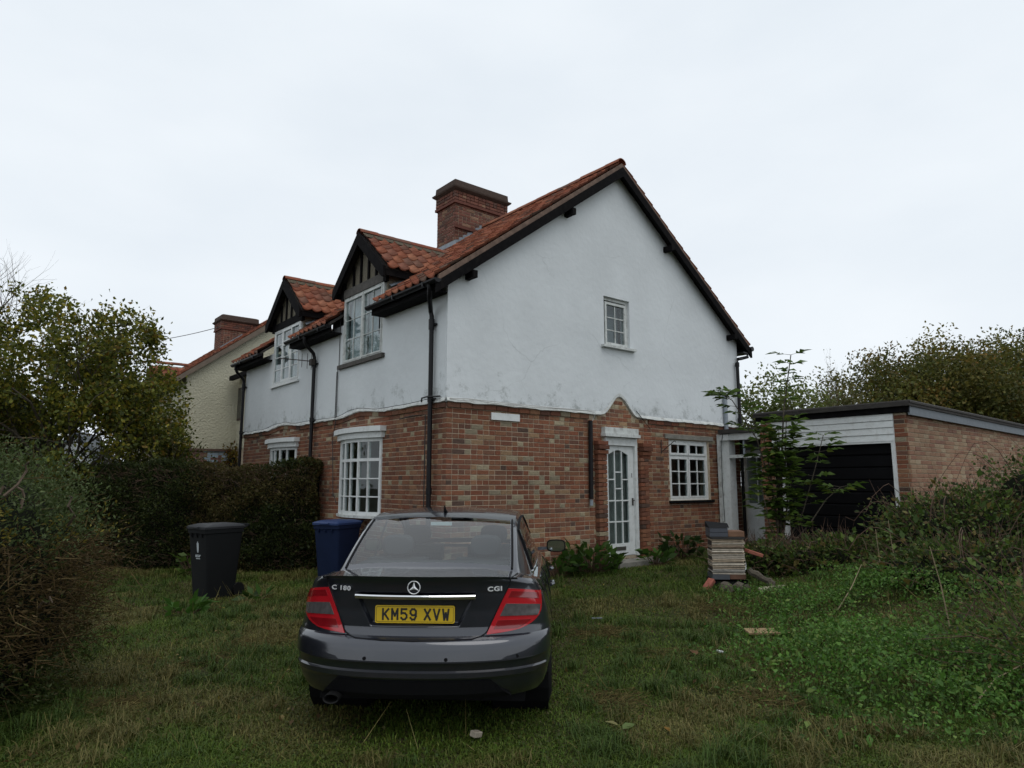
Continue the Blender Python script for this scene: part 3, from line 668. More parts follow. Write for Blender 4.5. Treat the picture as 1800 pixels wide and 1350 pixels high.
# eaves: soffit, fascia, gutter in three runs between the dormers
zf = zr(EX)
for a, b_ in ((-.2, 1.90), (3.56, 5.56), (7.22, HL+.12)):
    m_ = MB(); m_.box((EX+.0, max(a, -.168), zf-.20), (EX+.035, b_, zf-.03)); m_.box((EX+.035, max(a, -.03), zf-.20), (-.034, b_, zf-.17)); m_.build('fascia', 'black', house)
    m_ = MB(); gx0, gz = EX-.055, zf-.065
    prof = [(gx0+.06*math.cos(t), gz+.06*math.sin(t)) for t in np.linspace(math.pi, 2*math.pi, 9)]; pin = [(gx0+.05*math.cos(t), gz+.05*math.sin(t)) for t in np.linspace(2*math.pi, math.pi, 9)]
    pl_ = prof+pin; n_ = len(pl_); yy = [a-.03, b_+.04]
    V = [(p[0], y, p[1]) for y in yy for p in pl_]; m_.add(V, [(i, (i+1) % n_, n_+(i+1) % n_, n_+i) for i in range(n_)])
    for y in yy: m_.add([(p[0], y, p[1]) for p in prof], [tuple(range(9))])
    for y in np.arange(a+.3, b_, .9): m_.box((gx0-.065, y-.012, gz-.065), (gx0+.065, y+.012, gz+.004))
    m_.build('gutter', 'blackpipe', house)
m_ = MB(); m_.box((HW-EX-.03, -.2, zf-.2), (HW-EX, HL, zf-.03)); m_.box((HW+.03, -.2, zf-.2), (HW-EX-.03, HL, zf-.17)); m_.tube([(HW-EX+.05, -.24, zf-.08), (HW-EX+.05, HL, zf-.08)], .055, 8); m_.build('gutter', 'blackpipe', house)
def downpipe(y, zbot, off=-.02):
    m_ = MB(); x = -.095
    m_.tube([(EX-.05, y+off, zf-.11), (EX-.05, y+off, zf-.2), (EX+.0, y+off*.75, zf-.28), (x-.02, y+.0, zf-.42), (x, y, zf-.5), (x, y, zf-.55)], .036, 9)
    m_.tube([(x, y, zf-.54), (x, y, zf-.70)], .046, 9); m_.tube([(x, y, zf-.6), (x, y, zbot)], .036, 9)
    for z in (2.86, 1.5): m_.tube([(x, y, z), (x, y, z+.09)], .046, 9)
    for z in (zf-.62, 2.9): m_.box((x, y-.07, z-.015), (-.03, y+.07, z+.015))
    autosmooth(m_.build('downpipe', 'blackpipe', house), 50)
for y, off in ((.30, -.30), (4.66, -.05), (8.97, -.05)): downpipe(y, .1, off)
m_ = MB(); m_.tube([(HW-EX+.05, -.10, zf-.13), (HW-EX+.05, -.10, zf-.24), (HW+.1, -.10, zf-.30), (7.46, -.10, zf-.33), (7.42, -.10, zf-.42), (7.42, -.10, .3)], .036, 9)
for z in (zf-.5, 2.95, 2.2): m_.tube([(7.42, -.10, z), (7.42, -.10, z+.09)], .046, 9)
autosmooth(m_.build('downpipe', 'blackpipe', house), 50)
m_ = MB(); m_.tube([(-.05, .10, 2.93), (-.16, .3, 2.93), (-.17, .42, 2.92), (-.15, .46, 2.87)], .012, 6); m_.build('cable_hook', 'wire', house)
# ---------------------------------------------------------------- dormers
for di, c in enumerate(DC):
    d_ = MB(); P = [(c-.84, 5.12), (c+.84, 5.12), (c+.84, 5.42), (c, DRZ-.05), (c-.84, 5.42)]; d_.prism(P, 'x', .0, .06)
    for s_ in (-1, 1): d_.prism([(.0, 4.6), (.0, 5.44), (1.1, 5.46)], 'y', c+s_*.80, c+s_*.84)
    dorm = d_.build('dormer', 'dash', house)
    m_ = MB()
    for s_ in (-1, 1):
        e_ = c+s_*DHW; ze = DRZ-DS*DHW; xe = RX-(RZ-ze)/RS; xr_ = RX-(RZ-DRZ)/RS
        P = [(DX0, e_, ze), (DX0, c, DRZ), (xr_+.1, c, DRZ), (xe+.1, e_, ze)]
        m_.add(P+[(p[0], p[1], p[2]-.05) for p in P], [(0,1,2,3),(7,6,5,4),(0,4,5,1),(1,5,6,2),(2,6,7,3),(3,7,4,0)])
    m_.build('roof_boarding', 'felt', dorm)
    m_ = MB(); m_.box((-.05, c-.87, 5.122), (-.002, c+.87, 5.28)); m_.build('beam', 'greywood' if di == 0 else 'black', dorm)
    for o_ in (-.44, -.15, .15, .44):
        m_ = MB(); m_.box((-.03, c+o_-.028, 5.282), (-.002, c+o_+.028, DRZ-.1-DS*abs(o_))); m_.build('timber', 'black', dorm)
    for s_ in (-1, 1):
        m_ = MB(); e_ = c+s_*(DHW+.03); ze = DRZ-DS*(DHW+.03)
        m_.prism([(c, DRZ+.03), (e_, ze+.02), (e_, ze-.16), (e_-s_*.06, ze-.16), (c, DRZ-.21)], 'x', DX0-.055, DX0-.012); m_.build('bargeboard', 'black', dorm)
        m_ = MB(); m_.box((-.06, c+s_*.78, 5.10), (.0, c+s_*.88, 5.45)); m_.box((DX0, c+s_*(DHW-.01), ze-.13), (1.0, c+s_*(DHW+.02), ze-.02)); m_.build('eaves_board', 'black', dorm)
    m_ = MB(); m_.add([(.0, c-.845, 4.86), (.35, c-.845, 5.15), (.35, c-.97, 5.13), (.0, c-1.0, 4.89)], [(0,1,2,3)]); m_.add([(.02, c-.85, 5.05), (.5, c-.85, 5.3), (.5, c-.93, 5.27), (.02, c-.93, 5.0)], [(0, 1, 2, 3)]); m_.build('lead_flashing', 'lead', dorm)
    for (o, a, u, n_, ci, k) in dt_r:
        if k == di: put_tile(o, a, u, n_, ci, parent=dorm)
    jj_ = MB()
    for (o, a, u, n_, ci, k) in dt_h:
        if k == di: put_tile(o, a, u, n_, ci, mb=jj_)
    jj_.build('pantile_field', 'tile', dorm, smooth=True, kind='stuff')
    ridge_tiles((DX0-.04, c, DRZ+.03), (RX-(RZ-DRZ)/RS+.12, c, DRZ+.03), dorm, .10, .36, 1.05)
    m_ = MB()      # mortar under the ridge
    for s_ in (-1, 1): m_.add([(DX0, c+s_*.10, DRZ+.0), (1.75, c+s_*.10, DRZ+.0), (1.75, c+s_*.15, DRZ-.075), (DX0, c+s_*.15, DRZ-.075)], [(0, 1, 2, 3)])
    m_.build('ridge_mortar', mat('lichen_mortar', (.09, .075, .05), .95, .4, 20), dorm)
# ---------------------------------------------------------------- chimney
def chimney(x0, x1, y0, y1, zbase, ztop, par, ledge=True):
    core = MB(); core.box((x0+.01, y0+.01, zbase), (x1-.01, y1-.01, ztop-.12)); ch = core.build('chimney', 'mortar', par)
    jb = MB(); CP = [(.165,.069,.048),(.14,.061,.045),(.19,.08,.056),(.105,.054,.044),(.22,.13,.085),(.12,.067,.052),(.17,.073,.056)]; CW = [10,10,9,6,3,6,9]
    zk = ztop-.57
    for (z0_, z1_, gr) in ((zbase, zk, 0), (zk, zk+.30, .03)):
        ok = lambda u, z: True
        for (Mf, a, b_) in ((lambda u, d, z: (u, y0-gr+d, z), x0-gr, x1+gr), (lambda u, d, z: (x0-gr+d, u, z), y0-gr, y1+gr), (lambda u, d, z: (x1+gr-d, u, z), y0-gr, y1+gr), (lambda u, d, z: (u, y1+gr-d, z), x0-gr, x1+gr)):
            for (u, z, wd, kd, ci) in lay(a, b_, z0_, z1_, ok, CP, lambda u, z: CW): add_brick(jb, Mf, 1, u, z, wd, tone(CP[ci], .2), .0)
    jb.build('brickwork', 'brick', ch, kind='stuff')
    c = MB(); z = zk+.30
    prof = [(.03, z), (.09, z+.05), (.10, z+.085), (.04, z+.11), (.03, z+.26), (-.05, z+.30), (-.3, z+.31)]
    for (g0, za), (g1, zb_) in zip(prof[:-1], prof[1:]):
        A = [(x0-g0, y0-g0, za), (x1+g0, y0-g0, za), (x1+g0, y1+g0, za), (x0-g0, y1+g0, za)]; B = [(x0-g1, y0-g1, zb_), (x1+g1, y0-g1, zb_), (x1+g1, y1+g1, zb_), (x0-g1, y1+g1, zb_)]
        c.add(A+B, [(i, (i+1) % 4, 4+(i+1) % 4, 4+i) for i in range(4)], (.072, .05, .04))
    c.build('chimney_cap', 'brick', ch)
    lines = MB(); lines.box((x0-.045, y0-.045, zk-.005), (x1+.045, y1+.045, zk+.055), (.14, .055, .04))
    if ledge: lines.box((x0-.03, y0-.045, zbase+.66), (x0+.85, y0+.0, zbase+.73), (.13, .052, .038))
    lines.build('corbel_course', 'brick', ch)
    return ch
ch = chimney(CHI[0], CHI[1], CHI[2], CHI[3], 6.8, 8.63, house)
m_ = MB()
for k in range(7):
    x = CHI[0]-.02+.115*k; z = zr(x)+.03
    m_.add([(x, CHI[2]-.012, z), (x+.125, CHI[2]-.012, z+.09), (x+.125, CHI[2]-.012, z+.19), (x+.02, CHI[2]-.012, z+.17), (x, CHI[2]-.012, z+.10)], [(0, 1, 2, 3, 4)])
    m_.add([(x, CHI[2]-.012, z+.02), (x+.125, CHI[2]-.012, z+.11), (x+.125, CHI[2]-.11, z+.10), (x, CHI[2]-.11, z+.01)], [(0, 1, 2, 3)])
m_.add([(CHI[0]-.015, CHI[2]-.05, zr(CHI[0])+.17), (CHI[0]-.015, CHI[3]+.05, zr(CHI[0])+.17), (CHI[0]-.015, CHI[3]+.05, zr(CHI[0])+.02), (CHI[0]-.015, CHI[2]-.05, zr(CHI[0])+.02)], [(0, 1, 2, 3)])
m_.add([(CHI[0]-.015, CHI[2]-.1, zr(CHI[0])+.06), (CHI[0]-.015, CHI[3]+.1, zr(CHI[0])+.06), (CHI[0]-.22, CHI[3]+.1, zr(CHI[0]-.22)+.06), (CHI[0]-.22, CHI[2]-.1, zr(CHI[0]-.22)+.06)], [(0, 1, 2, 3)])
m_.build('lead_flashing', 'lead', ch)
# ---------------------------------------------------------------- television aerial clamped to the middle downpipe
ax, ay = W2(-.16, 4.66); aer = empty('television_aerial', (ax, ay, 4.05), ROT, 'small rod television aerial clamped to the middle downpipe', 'aerial')
m_ = MB(); m_.tube([(.0, -.05, .02), (-.25, .75, .16), (-.3, .95, .19)], .011, 5); m_.build('boom', 'iron', aer)
m_ = MB(); m_.box((-.02, -.06, -.05), (.06, .06, .07)); m_.build('clamp', 'iron', aer)
for k, t in enumerate((.02, .14, .3, .55, .8)):
    p = np.array((.0, -.05, .02))*(1-t)+np.array((-.3, .95, .19))*t; m_ = MB(); l_ = .17-.1*t
    m_.tube([p+np.array((0, .0, -l_)), p+np.array((0, 0, l_))], .006, 4); m_.build('rod', 'iron', aer)

# ================================================================= cream neighbouring house
nb0 = (0., 15.); nx0, ny0 = W2(*nb0)
cream = empty('rendered_house', (nx0, ny0, 0), ROT, 'cream pebble-dashed house with red roof and brick chimney, beyond the hedge', 'house')
zc = lambda x: 8.05-.769*abs(x-3.7)
m_ = MB(); panel(m_, GM, 0, 7.4, lambda u: 2.78, lambda u: zc(u)-.1, [], 0, .2, .3); m_.box((0, .2, 2.78), (.2, 9, 5.1)); m_.build('wall', 'cream', cream)
m_ = MB(); m_.box((.02, .03, -.3), (7.38, 9, 2.779)); plw = m_.build('plinth', 'mortar', cream)
jb = MB(); MAUVE = [(.17,.09,.075),(.20,.11,.09),(.15,.08,.07),(.22,.125,.1)]
BLUE = (.30, .38, .45)
for (u, z, wd, kd, ci) in lay(0, 1.62, 1.0, 2.72, lambda u, z: True, MAUVE, lambda u, z: [1, 1, 1, 1]):
    pb = (.72 < u < 1.5 and (z > 2.55 or 1.0 < u < 1.06 or u > 1.22 and noise2(u*5, z*9) > .35)) or (.7 < u < .85 and z > 2.35)
    add_brick(jb, lambda u, d, z: (u, d+.02, z), 1, u, z, wd, tone(BLUE if pb else MAUVE[ci]), .0)
jb.box((-.02, -.03, 2.70), (1.62, .02, 2.775), (.12, .075, .06))
jb.build('brickwork', 'brick', plw, kind='stuff')
m_ = MB(); 
for s_ in (1, -1):
    e0 = -.35 if s_ > 0 else 7.75; P = [(e0, -.15, zc(e0)), (e0, 9.1, zc(e0)), (3.7, 9.1, 8.05), (3.7, -.15, 8.05)]
    m_.add(P+[(p[0], p[1], p[2]-.06) for p in P], [(0,1,2,3),(7,6,5,4),(0,4,5,1),(1,5,6,2),(2,6,7,3),(3,7,4,0)])
croof = m_.build('roof', 'felt', cream)
jt = MB(); an2 = math.atan(.769); c2, s2 = math.cos(an2), math.sin(an2); SL2 = 4.05/c2
for r_ in range(int(SL2/TG)+1):
    for k in range(44):
        d_up = min(SL2-.02, TL+TG*r_-.05); x = -.35+d_up*c2; y = -.05+TW*k
        put_tile((x, y, zc(x)), (0, -1, 0), (c2, 0, s2), (-s2, 0, c2), pick(8, TWT), mb=jt)
DCc, DZc = 3.5, 5.95
for s_ in (-1, 1):
    for r_ in range(4):
        for k in range(8):
            d_up = TL-.06+TG*r_; dy = 1.0-d_up*dca
            if dy < 0: dy = .0
            x = -.4+TW*(k+.5); z = DZc-DS*dy
            if DZc-DS*(dy+.17) < zc(x)-.03: continue
            put_tile((x, DCc+s_*dy, z), (-s_, 0, 0), (0, -s_*dca, dsa), (0, s_*dsa, dca), pick(8, TWT), mb=jt)
jt.build('pantile_field', 'tile', croof, smooth=True, kind='stuff')
m_ = MB(); m_.prism([(DCc-.95, 4.5), (DCc+.95, 4.5), (DCc+.95, DZc-.9), (DCc, DZc-.06), (DCc-.95, DZc-.9)], 'x', .12, 1.2); m_.build('dormer', 'cream', cream)
ridge_tiles((-.42, DCc, DZc+.03), (.95, DCc, DZc+.03), croof, .1)
ridge_tiles((3.7, -.15, 8.08), (3.7, 9.1, 8.08), croof)
for s_ in (1, -1):
    e0 = -.4 if s_ > 0 else 7.8; m_ = MB(); m_.prism([(e0, zc(e0)+.05), (3.7, 8.1), (3.7, 7.90), (e0, zc(e0)-.12)], 'y', -.19, -.14); m_.build('bargeboard', mat('brown_bargeboard', (.15, .115, .085), .8, .2), croof)
cch = chimney(2.08, 3.45, 4.0, 4.9, 6.4, 8.22, cream, False)
m_ = MB()
for k in range(7):
    x = 2.06+.115*k; z = zc(x)+.03; m_.add([(x, 3.985, z), (x+.12, 3.985, z+.09), (x+.12, 3.985, z+.2), (x, 3.985, z+.11)], [(0, 1, 2, 3)]); m_.add([(x, 3.985, z), (x+.12, 3.985, z+.09), (x+.12, 3.88, z+.09), (x, 3.88, z)], [(0, 1, 2, 3)])
m_.build('lead_flashing', 'lead', cch)
m_ = MB(); m_.box((1.62, -2.6, 2.78), (4.5, -.001, 5.2)); m_.build('side_wing_wall', 'cream', cream)
m_ = MB(); m_.box((1.64, -2.58, -.3), (4.5, .02, 2.779)); m_.build('side_wing_plinth', 'mortar', cream)
m_ = MB(); m_.prism([(1.3, 5.18), (4.5, 6.2), (4.5, 6.1), (1.3, 5.08)], 'y', -2.75, -.2); m_.box((1.25, -2.75, 5.02), (1.36, -.2, 5.16)); m_.build('side_wing_roof', 'black', cream)
m_ = MB(); m_.box((1.585, -.62, 3.72), (1.62, -.12, 4.80)); wbr = m_.build('side_window', mat('dark_brown_frame', (.045, .02, .018), .5), cream)
m_ = MB(); m_.box((1.57, -.58, 3.78), (1.585, -.16, 4.75)); m_.build('pane', 'glass', wbr)

# ================================================================= garage
GX0, GY0, GY1 = 6.7, -3.66, -.98
GO = (GX0, -2.3, .45); gx_, gy_ = W2(GO[0], GO[1])
gar = empty('garage', (gx_, gy_, GO[2]), ROT, 'flat-roofed brick garage with black door under white boards', 'garage')
Gb = lambda: MB(GO)
def grz(x): return 2.87-.012*(x-GX0)
m_ = Gb()
m_.box((GX0+.01, GY0+.01, .0), (GX0+.22, -3.45, 2.83)); m_.box((GX0+.01, -1.24, .0), (GX0+.22, GY1-.01, 2.83)); m_.box((GX0+.22, GY0+.01, .0), (13.4, GY0+.2, 2.78)); m_.box((GX0+.22, GY1-.2, .0), (13.4, GY1-.01, 2.78)); m_.box((13.3, GY0+.2, 0), (13.4, GY1-.2, 2.78))
gwl = m_.build('wall', 'mortar', gar)
side = lay(GX0, 13.3, .1, 2.80, lambda u, z: True, BUFF, lambda u, z: [10, 9, 9, 6, 7, 9, 4, 4], bond='stretcher')
cs = sorted([(abs(u-GX0)+(0 if z > 1.25 else 50), i) for i, (u, z, wd, kd, ci) in enumerate(side) if kd == 's']); so = {i for _, i in cs[:300]}
jb = Gb()
for i, (u, z, wd, kd, ci) in enumerate(side):
    if i in so:
        o = link(bpy.data.objects.new('brick', brick_mesh('s', ci, BUFF, 'b', round(soot(u+9, z), 3))), gwl); o.location = (u-GO[0], GY0+rng.uniform(-.003, .003)-GO[1], z-GO[2])
    else: add_brick(jb, lambda u, d, z: (u, GY0+d, z), 1, u, z, wd, tone(tuple(x*soot(u+9, z) for x in BUFF[ci]), .08), .0)
for (a, b_) in ((GY0, -3.45), (-1.24, GY1)):
    for (u, z, wd, kd, ci) in lay(a, b_, .1, 2.83, lambda u, z: True, REDS, lambda u, z: RW, bond='stretcher'): add_brick(jb, lambda u, d, z: (GX0+d, u, z), 1, u, z, wd, tone(REDS[ci]), .0)
for (u, z, wd, kd, ci) in lay(GX0, 9, .1, 2.78, lambda u, z: True, REDS, lambda u, z: RW, bond='stretcher'): add_brick(jb, lambda u, d, z: (u, GY1-d, z), 1, u, z, wd, tone(REDS[ci]), .0)
jb.build('brickwork', 'brick', gwl, kind='stuff')
m_ = Gb(); V = []
for x in (GX0-.12, 13.6):
    for (y, dz) in ((GY0-.1, .0), (GY1+.06, .0)): V += [(x, y, grz(x)+.06+dz), (x, y, grz(x)+.12+dz)]
m_.add(V, [(0,2,3,1),(4,5,7,6),(0,1,5,4),(2,6,7,3),(1,3,7,5),(0,4,6,2)]); m_.build('roof', 'felt', gar)
m_ = Gb(); m_.tube([(13.6, GY0-.085, grz(13.6)+.125), (GX0-.1, GY0-.085, grz(GX0)+.125), (GX0-.1, GY1+.05, grz(GX0)+.125)], .035, 7); m_.build('roof_edge_roll', 'felt', gar)
m_ = Gb(); m_.box((GX0-.06, GY0-.06, 2.835), (GX0-.01, GY1+.05, 2.945)); m_.build('front_fascia', 'black', gar)
m_ = Gb(); m_.prism([(GX0-.03, grz(GX0)-.085), (13.5, grz(13.5)-.085), (13.5, grz(13.5)+.075), (GX0-.03, grz(GX0)+.075)], 'y', GY0-.075, GY0-.04); m_.build('side_fascia', 'greyboard', gar)
for k in range(4):
    m_ = Gb(); z = 2.832-.116*(k+1); m_.prism([(GX0-.035+.0, z), (GX0-.02, z+.110), (GX0+.0, z+.110), (GX0+.0, z)], 'y', -3.455, -1.235); m_.build('board', 'white', gar)
m_ = Gb(); m_.box((GX0-.03, -3.45, 2.335), (GX0+.04, -1.24, 2.366)); m_.build('door_head', 'white', gar)
for (a, b_) in ((-3.455, -3.395), (-1.46, -1.40)):
    m_ = Gb(); m_.box((GX0-.03, a, .4), (GX0+.07, b_, 2.335)); m_.build('door_jamb', 'white', gar)
M['blackdoor'] = mat('black_door_paint', (.004, .004, .005), .6, .2, 6, spec=.12)
for k in range(9):
    m_ = Gb(); z = .45+.212*k; m_.prism([(GX0+.10, z+.004), (GX0+.085, z+.02), (GX0+.085, z+.192), (GX0+.10, z+.208), (GX0+.12, z+.208), (GX0+.12, z+.004)], 'y', -3.395, -1.46); m_.build('door_panel', 'blackdoor', gar)
m_ = Gb(); m_.box((GX0+.12, -3.4, .4), (GX0+.14, -1.45, 2.335)); m_.build('door_backing', 'blackdoor', gar)
m_ = Gb(); m_.box((GX0+.04, -1.40, .4), (GX0+.10, -1.24, 2.335)); m_.build('infill_panel', 'blackdoor', gar)
# ================================================================= porch between house and garage
PO = (6.8, -.5, .4); px_, py_ = W2(PO[0], PO[1])
por = empty('lean_to_porch', (px_, py_, PO[2]), ROT, 'white timber lean-to porch with flat felt roof between house and garage', 'porch')
Pb = lambda: MB(PO)
m_ = Pb(); m_.box((6.58, -.97, 2.665), (8.6, -.105, 2.75)); m_.build('roof', 'felt', por)
m_ = Pb(); m_.box((6.66, -.97, 2.53), (6.76, -.12, 2.66)); m_.box((6.62, -.32, 2.53), (6.655, -.12, 2.64)); m_.build('beam', 'white', por)
m_ = Pb(); m_.box((6.70, -.27, .2), (6.92, -.12, 2.529)); m_.build('post', 'white', por)
m_ = Pb(); m_.box((6.62, -.118, .2), (6.74, -.045, 2.66)); m_.build('cover_board', 'oldwhite', por)
m_ = Pb(); m_.box((6.70, -.96, 2.17), (6.75, -.272, 2.235)); m_.build('cross_rail', 'oldwhite', por)
m_ = Pb(); m_.box((6.71, -.62, 2.236), (6.74, -.585, 2.529)); m_.build('upright', 'lead', por)
m_ = Pb(); m_.tube([(6.61, -.20, 2.66), (6.61, -.15, 2.4), (6.615, -.14, 1.6), (6.61, -.16, .9)], .008, 4); m_.build('cable', 'wire', por)
bo = (7.62, -.45, .42); bx_, by_ = W2(bo[0], bo[1])
bdoor = empty('back_door', (bx_, by_, bo[2]), ROT, 'white half-glazed back door inside the lean-to porch', 'door')
m_ = MB(bo); m_.box((7.60, -.97, 2.36), (7.70, .0, 2.66)); m_.build('head_panel', 'greyboard', bdoor)
window('glazing', lambda u, d, z: (7.60+d-bo[0], u-bo[1], z-bo[2]), -.62, -.03, 1.18, 2.36, .0, [(-.60, -.05, 1.2, 2.33, 2, 3, .05)], bdoor, 'white', .03, .02)
m_ = MB(bo); m_.box((7.60, -.62, .45), (7.66, -.03, 1.178)); m_.box((7.585, -.55, .62), (7.60, -.36, .95)); m_.box((7.585, -.29, .62), (7.60, -.10, .95)); m_.build('lower_panel', 'white', bdoor)
m_ = MB(bo); m_.box((7.58, -.97, .42), (7.7, -.625, 2.36)); m_.build('side_panel', 'greyboard', bdoor)
m_ = MB(bo); m_.box((7.72, -.6, .45), (7.73, -.05, 2.35)); m_.build('lining', 'obscure', bdoor)
# ================================================================= the parked saloon car (x across, y forward from the rear bumper, z up)
def paint(name):
    m, n, l, b = nodes(name)
    b.inputs['Base Color'].default_value = (.020, .023, .034, 1); b.inputs['Metallic'].default_value = .6; b.inputs['Roughness'].default_value = .33; b.inputs['Coat IOR'].default_value = 1.7
    b.inputs['Coat Weight'].default_value = 1; b.inputs['Coat Roughness'].default_value = .03
    c = n.new('ShaderNodeTexCoord'); z = n.new('ShaderNodeTexNoise'); z.inputs['Scale'].default_value = 4; z.inputs['Detail'].default_value = 9; l.new(c.outputs['Object'], z.inputs[0])
    r = n.new('ShaderNodeMapRange'); r.inputs[1].default_value = .35; r.inputs[2].default_value = .75; r.inputs[3].default_value = .015; r.inputs[4].default_value = .07; l.new(z.outputs[0], r.inputs[0]); l.new(r.outputs[0], b.inputs['Coat Roughness'])
    sp = n.new('ShaderNodeSeparateXYZ'); l.new(c.outputs['Object'], sp.inputs[0]); zr_ = n.new('ShaderNodeMapRange'); zr_.inputs[1].default_value = .65; zr_.inputs[2].default_value = .22; zr_.inputs[4].default_value = .5; l.new(sp.outputs[2], zr_.inputs[0])
    dn = n.new('ShaderNodeTexNoise'); dn.inputs['Scale'].default_value = 14; dn.inputs['Detail'].default_value = 8; l.new(c.outputs['Object'], dn.inputs[0]); mm = n.new('ShaderNodeMath'); mm.operation = 'MULTIPLY'; l.new(zr_.outputs[0], mm.inputs[0]); l.new(dn.outputs[0], mm.inputs[1])
    mx_ = n.new('ShaderNodeMixRGB'); mx_.inputs[1].default_value = (.020, .023, .034, 1); mx_.inputs[2].default_value = (.075, .068, .058, 1); l.new(mm.outputs[0], mx_.inputs[0]); l.new(mx_.outputs[0], b.inputs['Base Color'])   # road grime on the lower panels
    return m
M['paint'] = paint('dark_grey_metallic_paint')
M['trim'] = mat('black_trim', (.006, .006, .007), .7, .1, spec=.15)
M['rubber'] = mat('tyre_rubber', (.008, .008, .008), .9, .2, 20, spec=.15)
M['chrome'] = mat('chrome', (.75, .76, .78), .12, .02, metal=1)
M['alloy'] = mat('alloy', (.35, .36, .37), .35, .05, metal=1)
M['red'] = mat('red_lamp_lens', (.42, .010, .018), .12, .1, 12, coat=1)
M['darkred'] = mat('dark_red_lamp_lens', (.20, .005, .010), .12, .1, 12, coat=1)
M['smoke'] = mat('smoked_lamp_lens', (.085, .078, .08), .15, .25, 30, coat=1)
M['plate'] = mat('yellow_number_plate', (.60, .40, .012), .45, .04)
M['ink'] = mat('plate_black', (.012, .012, .012), .5, 0)
M['carglass'] = glassmat('car_glass', (.76, .85, .86), 1.9)
M['badge'] = mat('bright_badge', (.72, .73, .74), .3, .02, metal=.35)
M['mirror'] = mat('mirror_glass', (.5, .55, .56), .03, 0, metal=1)
M['cloth'] = mat('seat_cloth', (.035, .036, .038), .9, .2)
CW_ = [(.20,.79),(.28,.83),(.36,.855),(.45,.872),(.55,.88),(.66,.880),(.78,.862),(.88,.838),(.95,.81),(.98,.795),(1.0,.775)]
CY_ = [(.20,.20),(.26,.11),(.31,.06),(.36,.035),(.405,.022),(.42,.006),(.45,.006),(.46,.024),(.50,.016),(.512,.010),(.522,-.006),(.56,.0),(.60,.008),(.625,.020),(.645,.05),(.655,.075),(.70,.086),(.80,.086),(.90,.076),(.95,.066),(.98,.052),(1.0,.05)]
def tab(T, z): return np.interp(z, [t[0] for t in T], [t[1] for t in T])
ZT = [(0,1.03),(.05,1.03),(.12,1.035),(.5,1.045),(1.0,1.0),(3.0,.99),(3.3,.97),(3.9,.88),(4.3,.76),(4.55,.66)]
ZS = [(0,.05),(.3,.07),(.7,.10),(3,.10),(4.5,.08)]
def Ztop(x, y): return tab(ZT, y)-tab(ZS, y)*np.minimum(1, (np.abs(x)/.80))**4
def rec_hw(z): return np.interp(z, [.70, .905], [.285, .405])
def rear_inset(x, z):
    """pressed number-plate recess between the chrome strip and the boot edge"""
    d = np.minimum(np.minimum((rec_hw(z)-np.abs(x)), z-.705), .908-z)
    return .034*sm(0, .022, d)
def corner(xn): return .12*xn**2+.42*(1-np.maximum(0, 1-xn**3)**(1/3.))
def rear_y(x, z, inset=True):
    W = tab(CW_, z); xn = np.minimum(np.abs(x)/W, 1); y = tab(CY_, z)+corner(xn)
    return y+(rear_inset(x, z) if inset else 0)
def zmap(z, x, y):
    t = Ztop(x, y); return np.where(z > .6, .6+(z-.6)*(t-.6)/.4, z)
zl = sorted(set([.27,.285,.30,.32,.36,.39,.405,.42,.45,.46,.48,.50,.512,.522,.54,.56,.58,.60,.61,.625,.635,.645,.65,.655,.67,.685]+[.70,.705,.71,.715,.72,.725,.73,.74,.75,.76,.78,.80,.82,.84,.86,.87,.878,.884,.89,.896,.902,.908,.915,.93]+[.95,.965,.98,.99,1.0]))
_xa = np.array(sorted(set(list(np.linspace(0, .325, 14))+list(np.linspace(.325, .365, 9))+list(np.linspace(.365, .62, 10)))))/.87
NA = len(_xa); xr = np.concatenate([_xa, np.array([.74,.77,.80,.83,.86,.885,.91,.93,.948,.963,.976,.986,.993,.998,1.0])])
ysd = np.concatenate([np.arange(.56, 4.0, .055), np.array([4.05,4.12,4.19,4.26,4.33,4.39,4.44,4.48,4.51,4.535,4.55])])
WR, WF, WZ, RT = .97, 3.73, .315, .315
rows = []
for z in zl:
    W = tab(CW_, z); X = xr*W; hw_ = float(rec_hw(z)); X[:NA] = np.interp(X[:NA], [0, .325*W/.87, .365*W/.87, .62*W/.87], [0, hw_-.022, hw_+.018, .62*W/.87]); Y = tab(CY_, z)+corner(X/W); Y = Y+rear_inset(X, z)
    Yc = Y[-1]; ys2 = Yc+(ysd-.56)*(4.55-Yc)/(4.55-.56); ys2 = ys2[1:]
    xs2 = W*np.power(np.maximum(0, 1-np.power(np.maximum(0, (ys2-3.2)/1.35), 3.)), .42)
    fl_ = .012*np.exp(-((ys2-WR)/.45)**2)*np.exp(-((z-.5)/.25)**2)+.012*np.exp(-((ys2-WF)/.45)**2)*np.exp(-((z-.5)/.25)**2)
    xs2 = xs2+fl_*(ys2 < 4.2)
    X = np.concatenate([X, xs2]); Y = np.concatenate([Y, ys2]); rows.append(np.stack([X, Y, zmap(z, X, Y)], -1))
R_ = np.array(rows); nz_, nr_ = R_.shape[:2]
car = empty('saloon_car', (-.635, 4.47, .025), math.radians(-3.0), 'dark grey saloon car parked on the grass, seen from behind', 'car')
cb_ = MB(); 
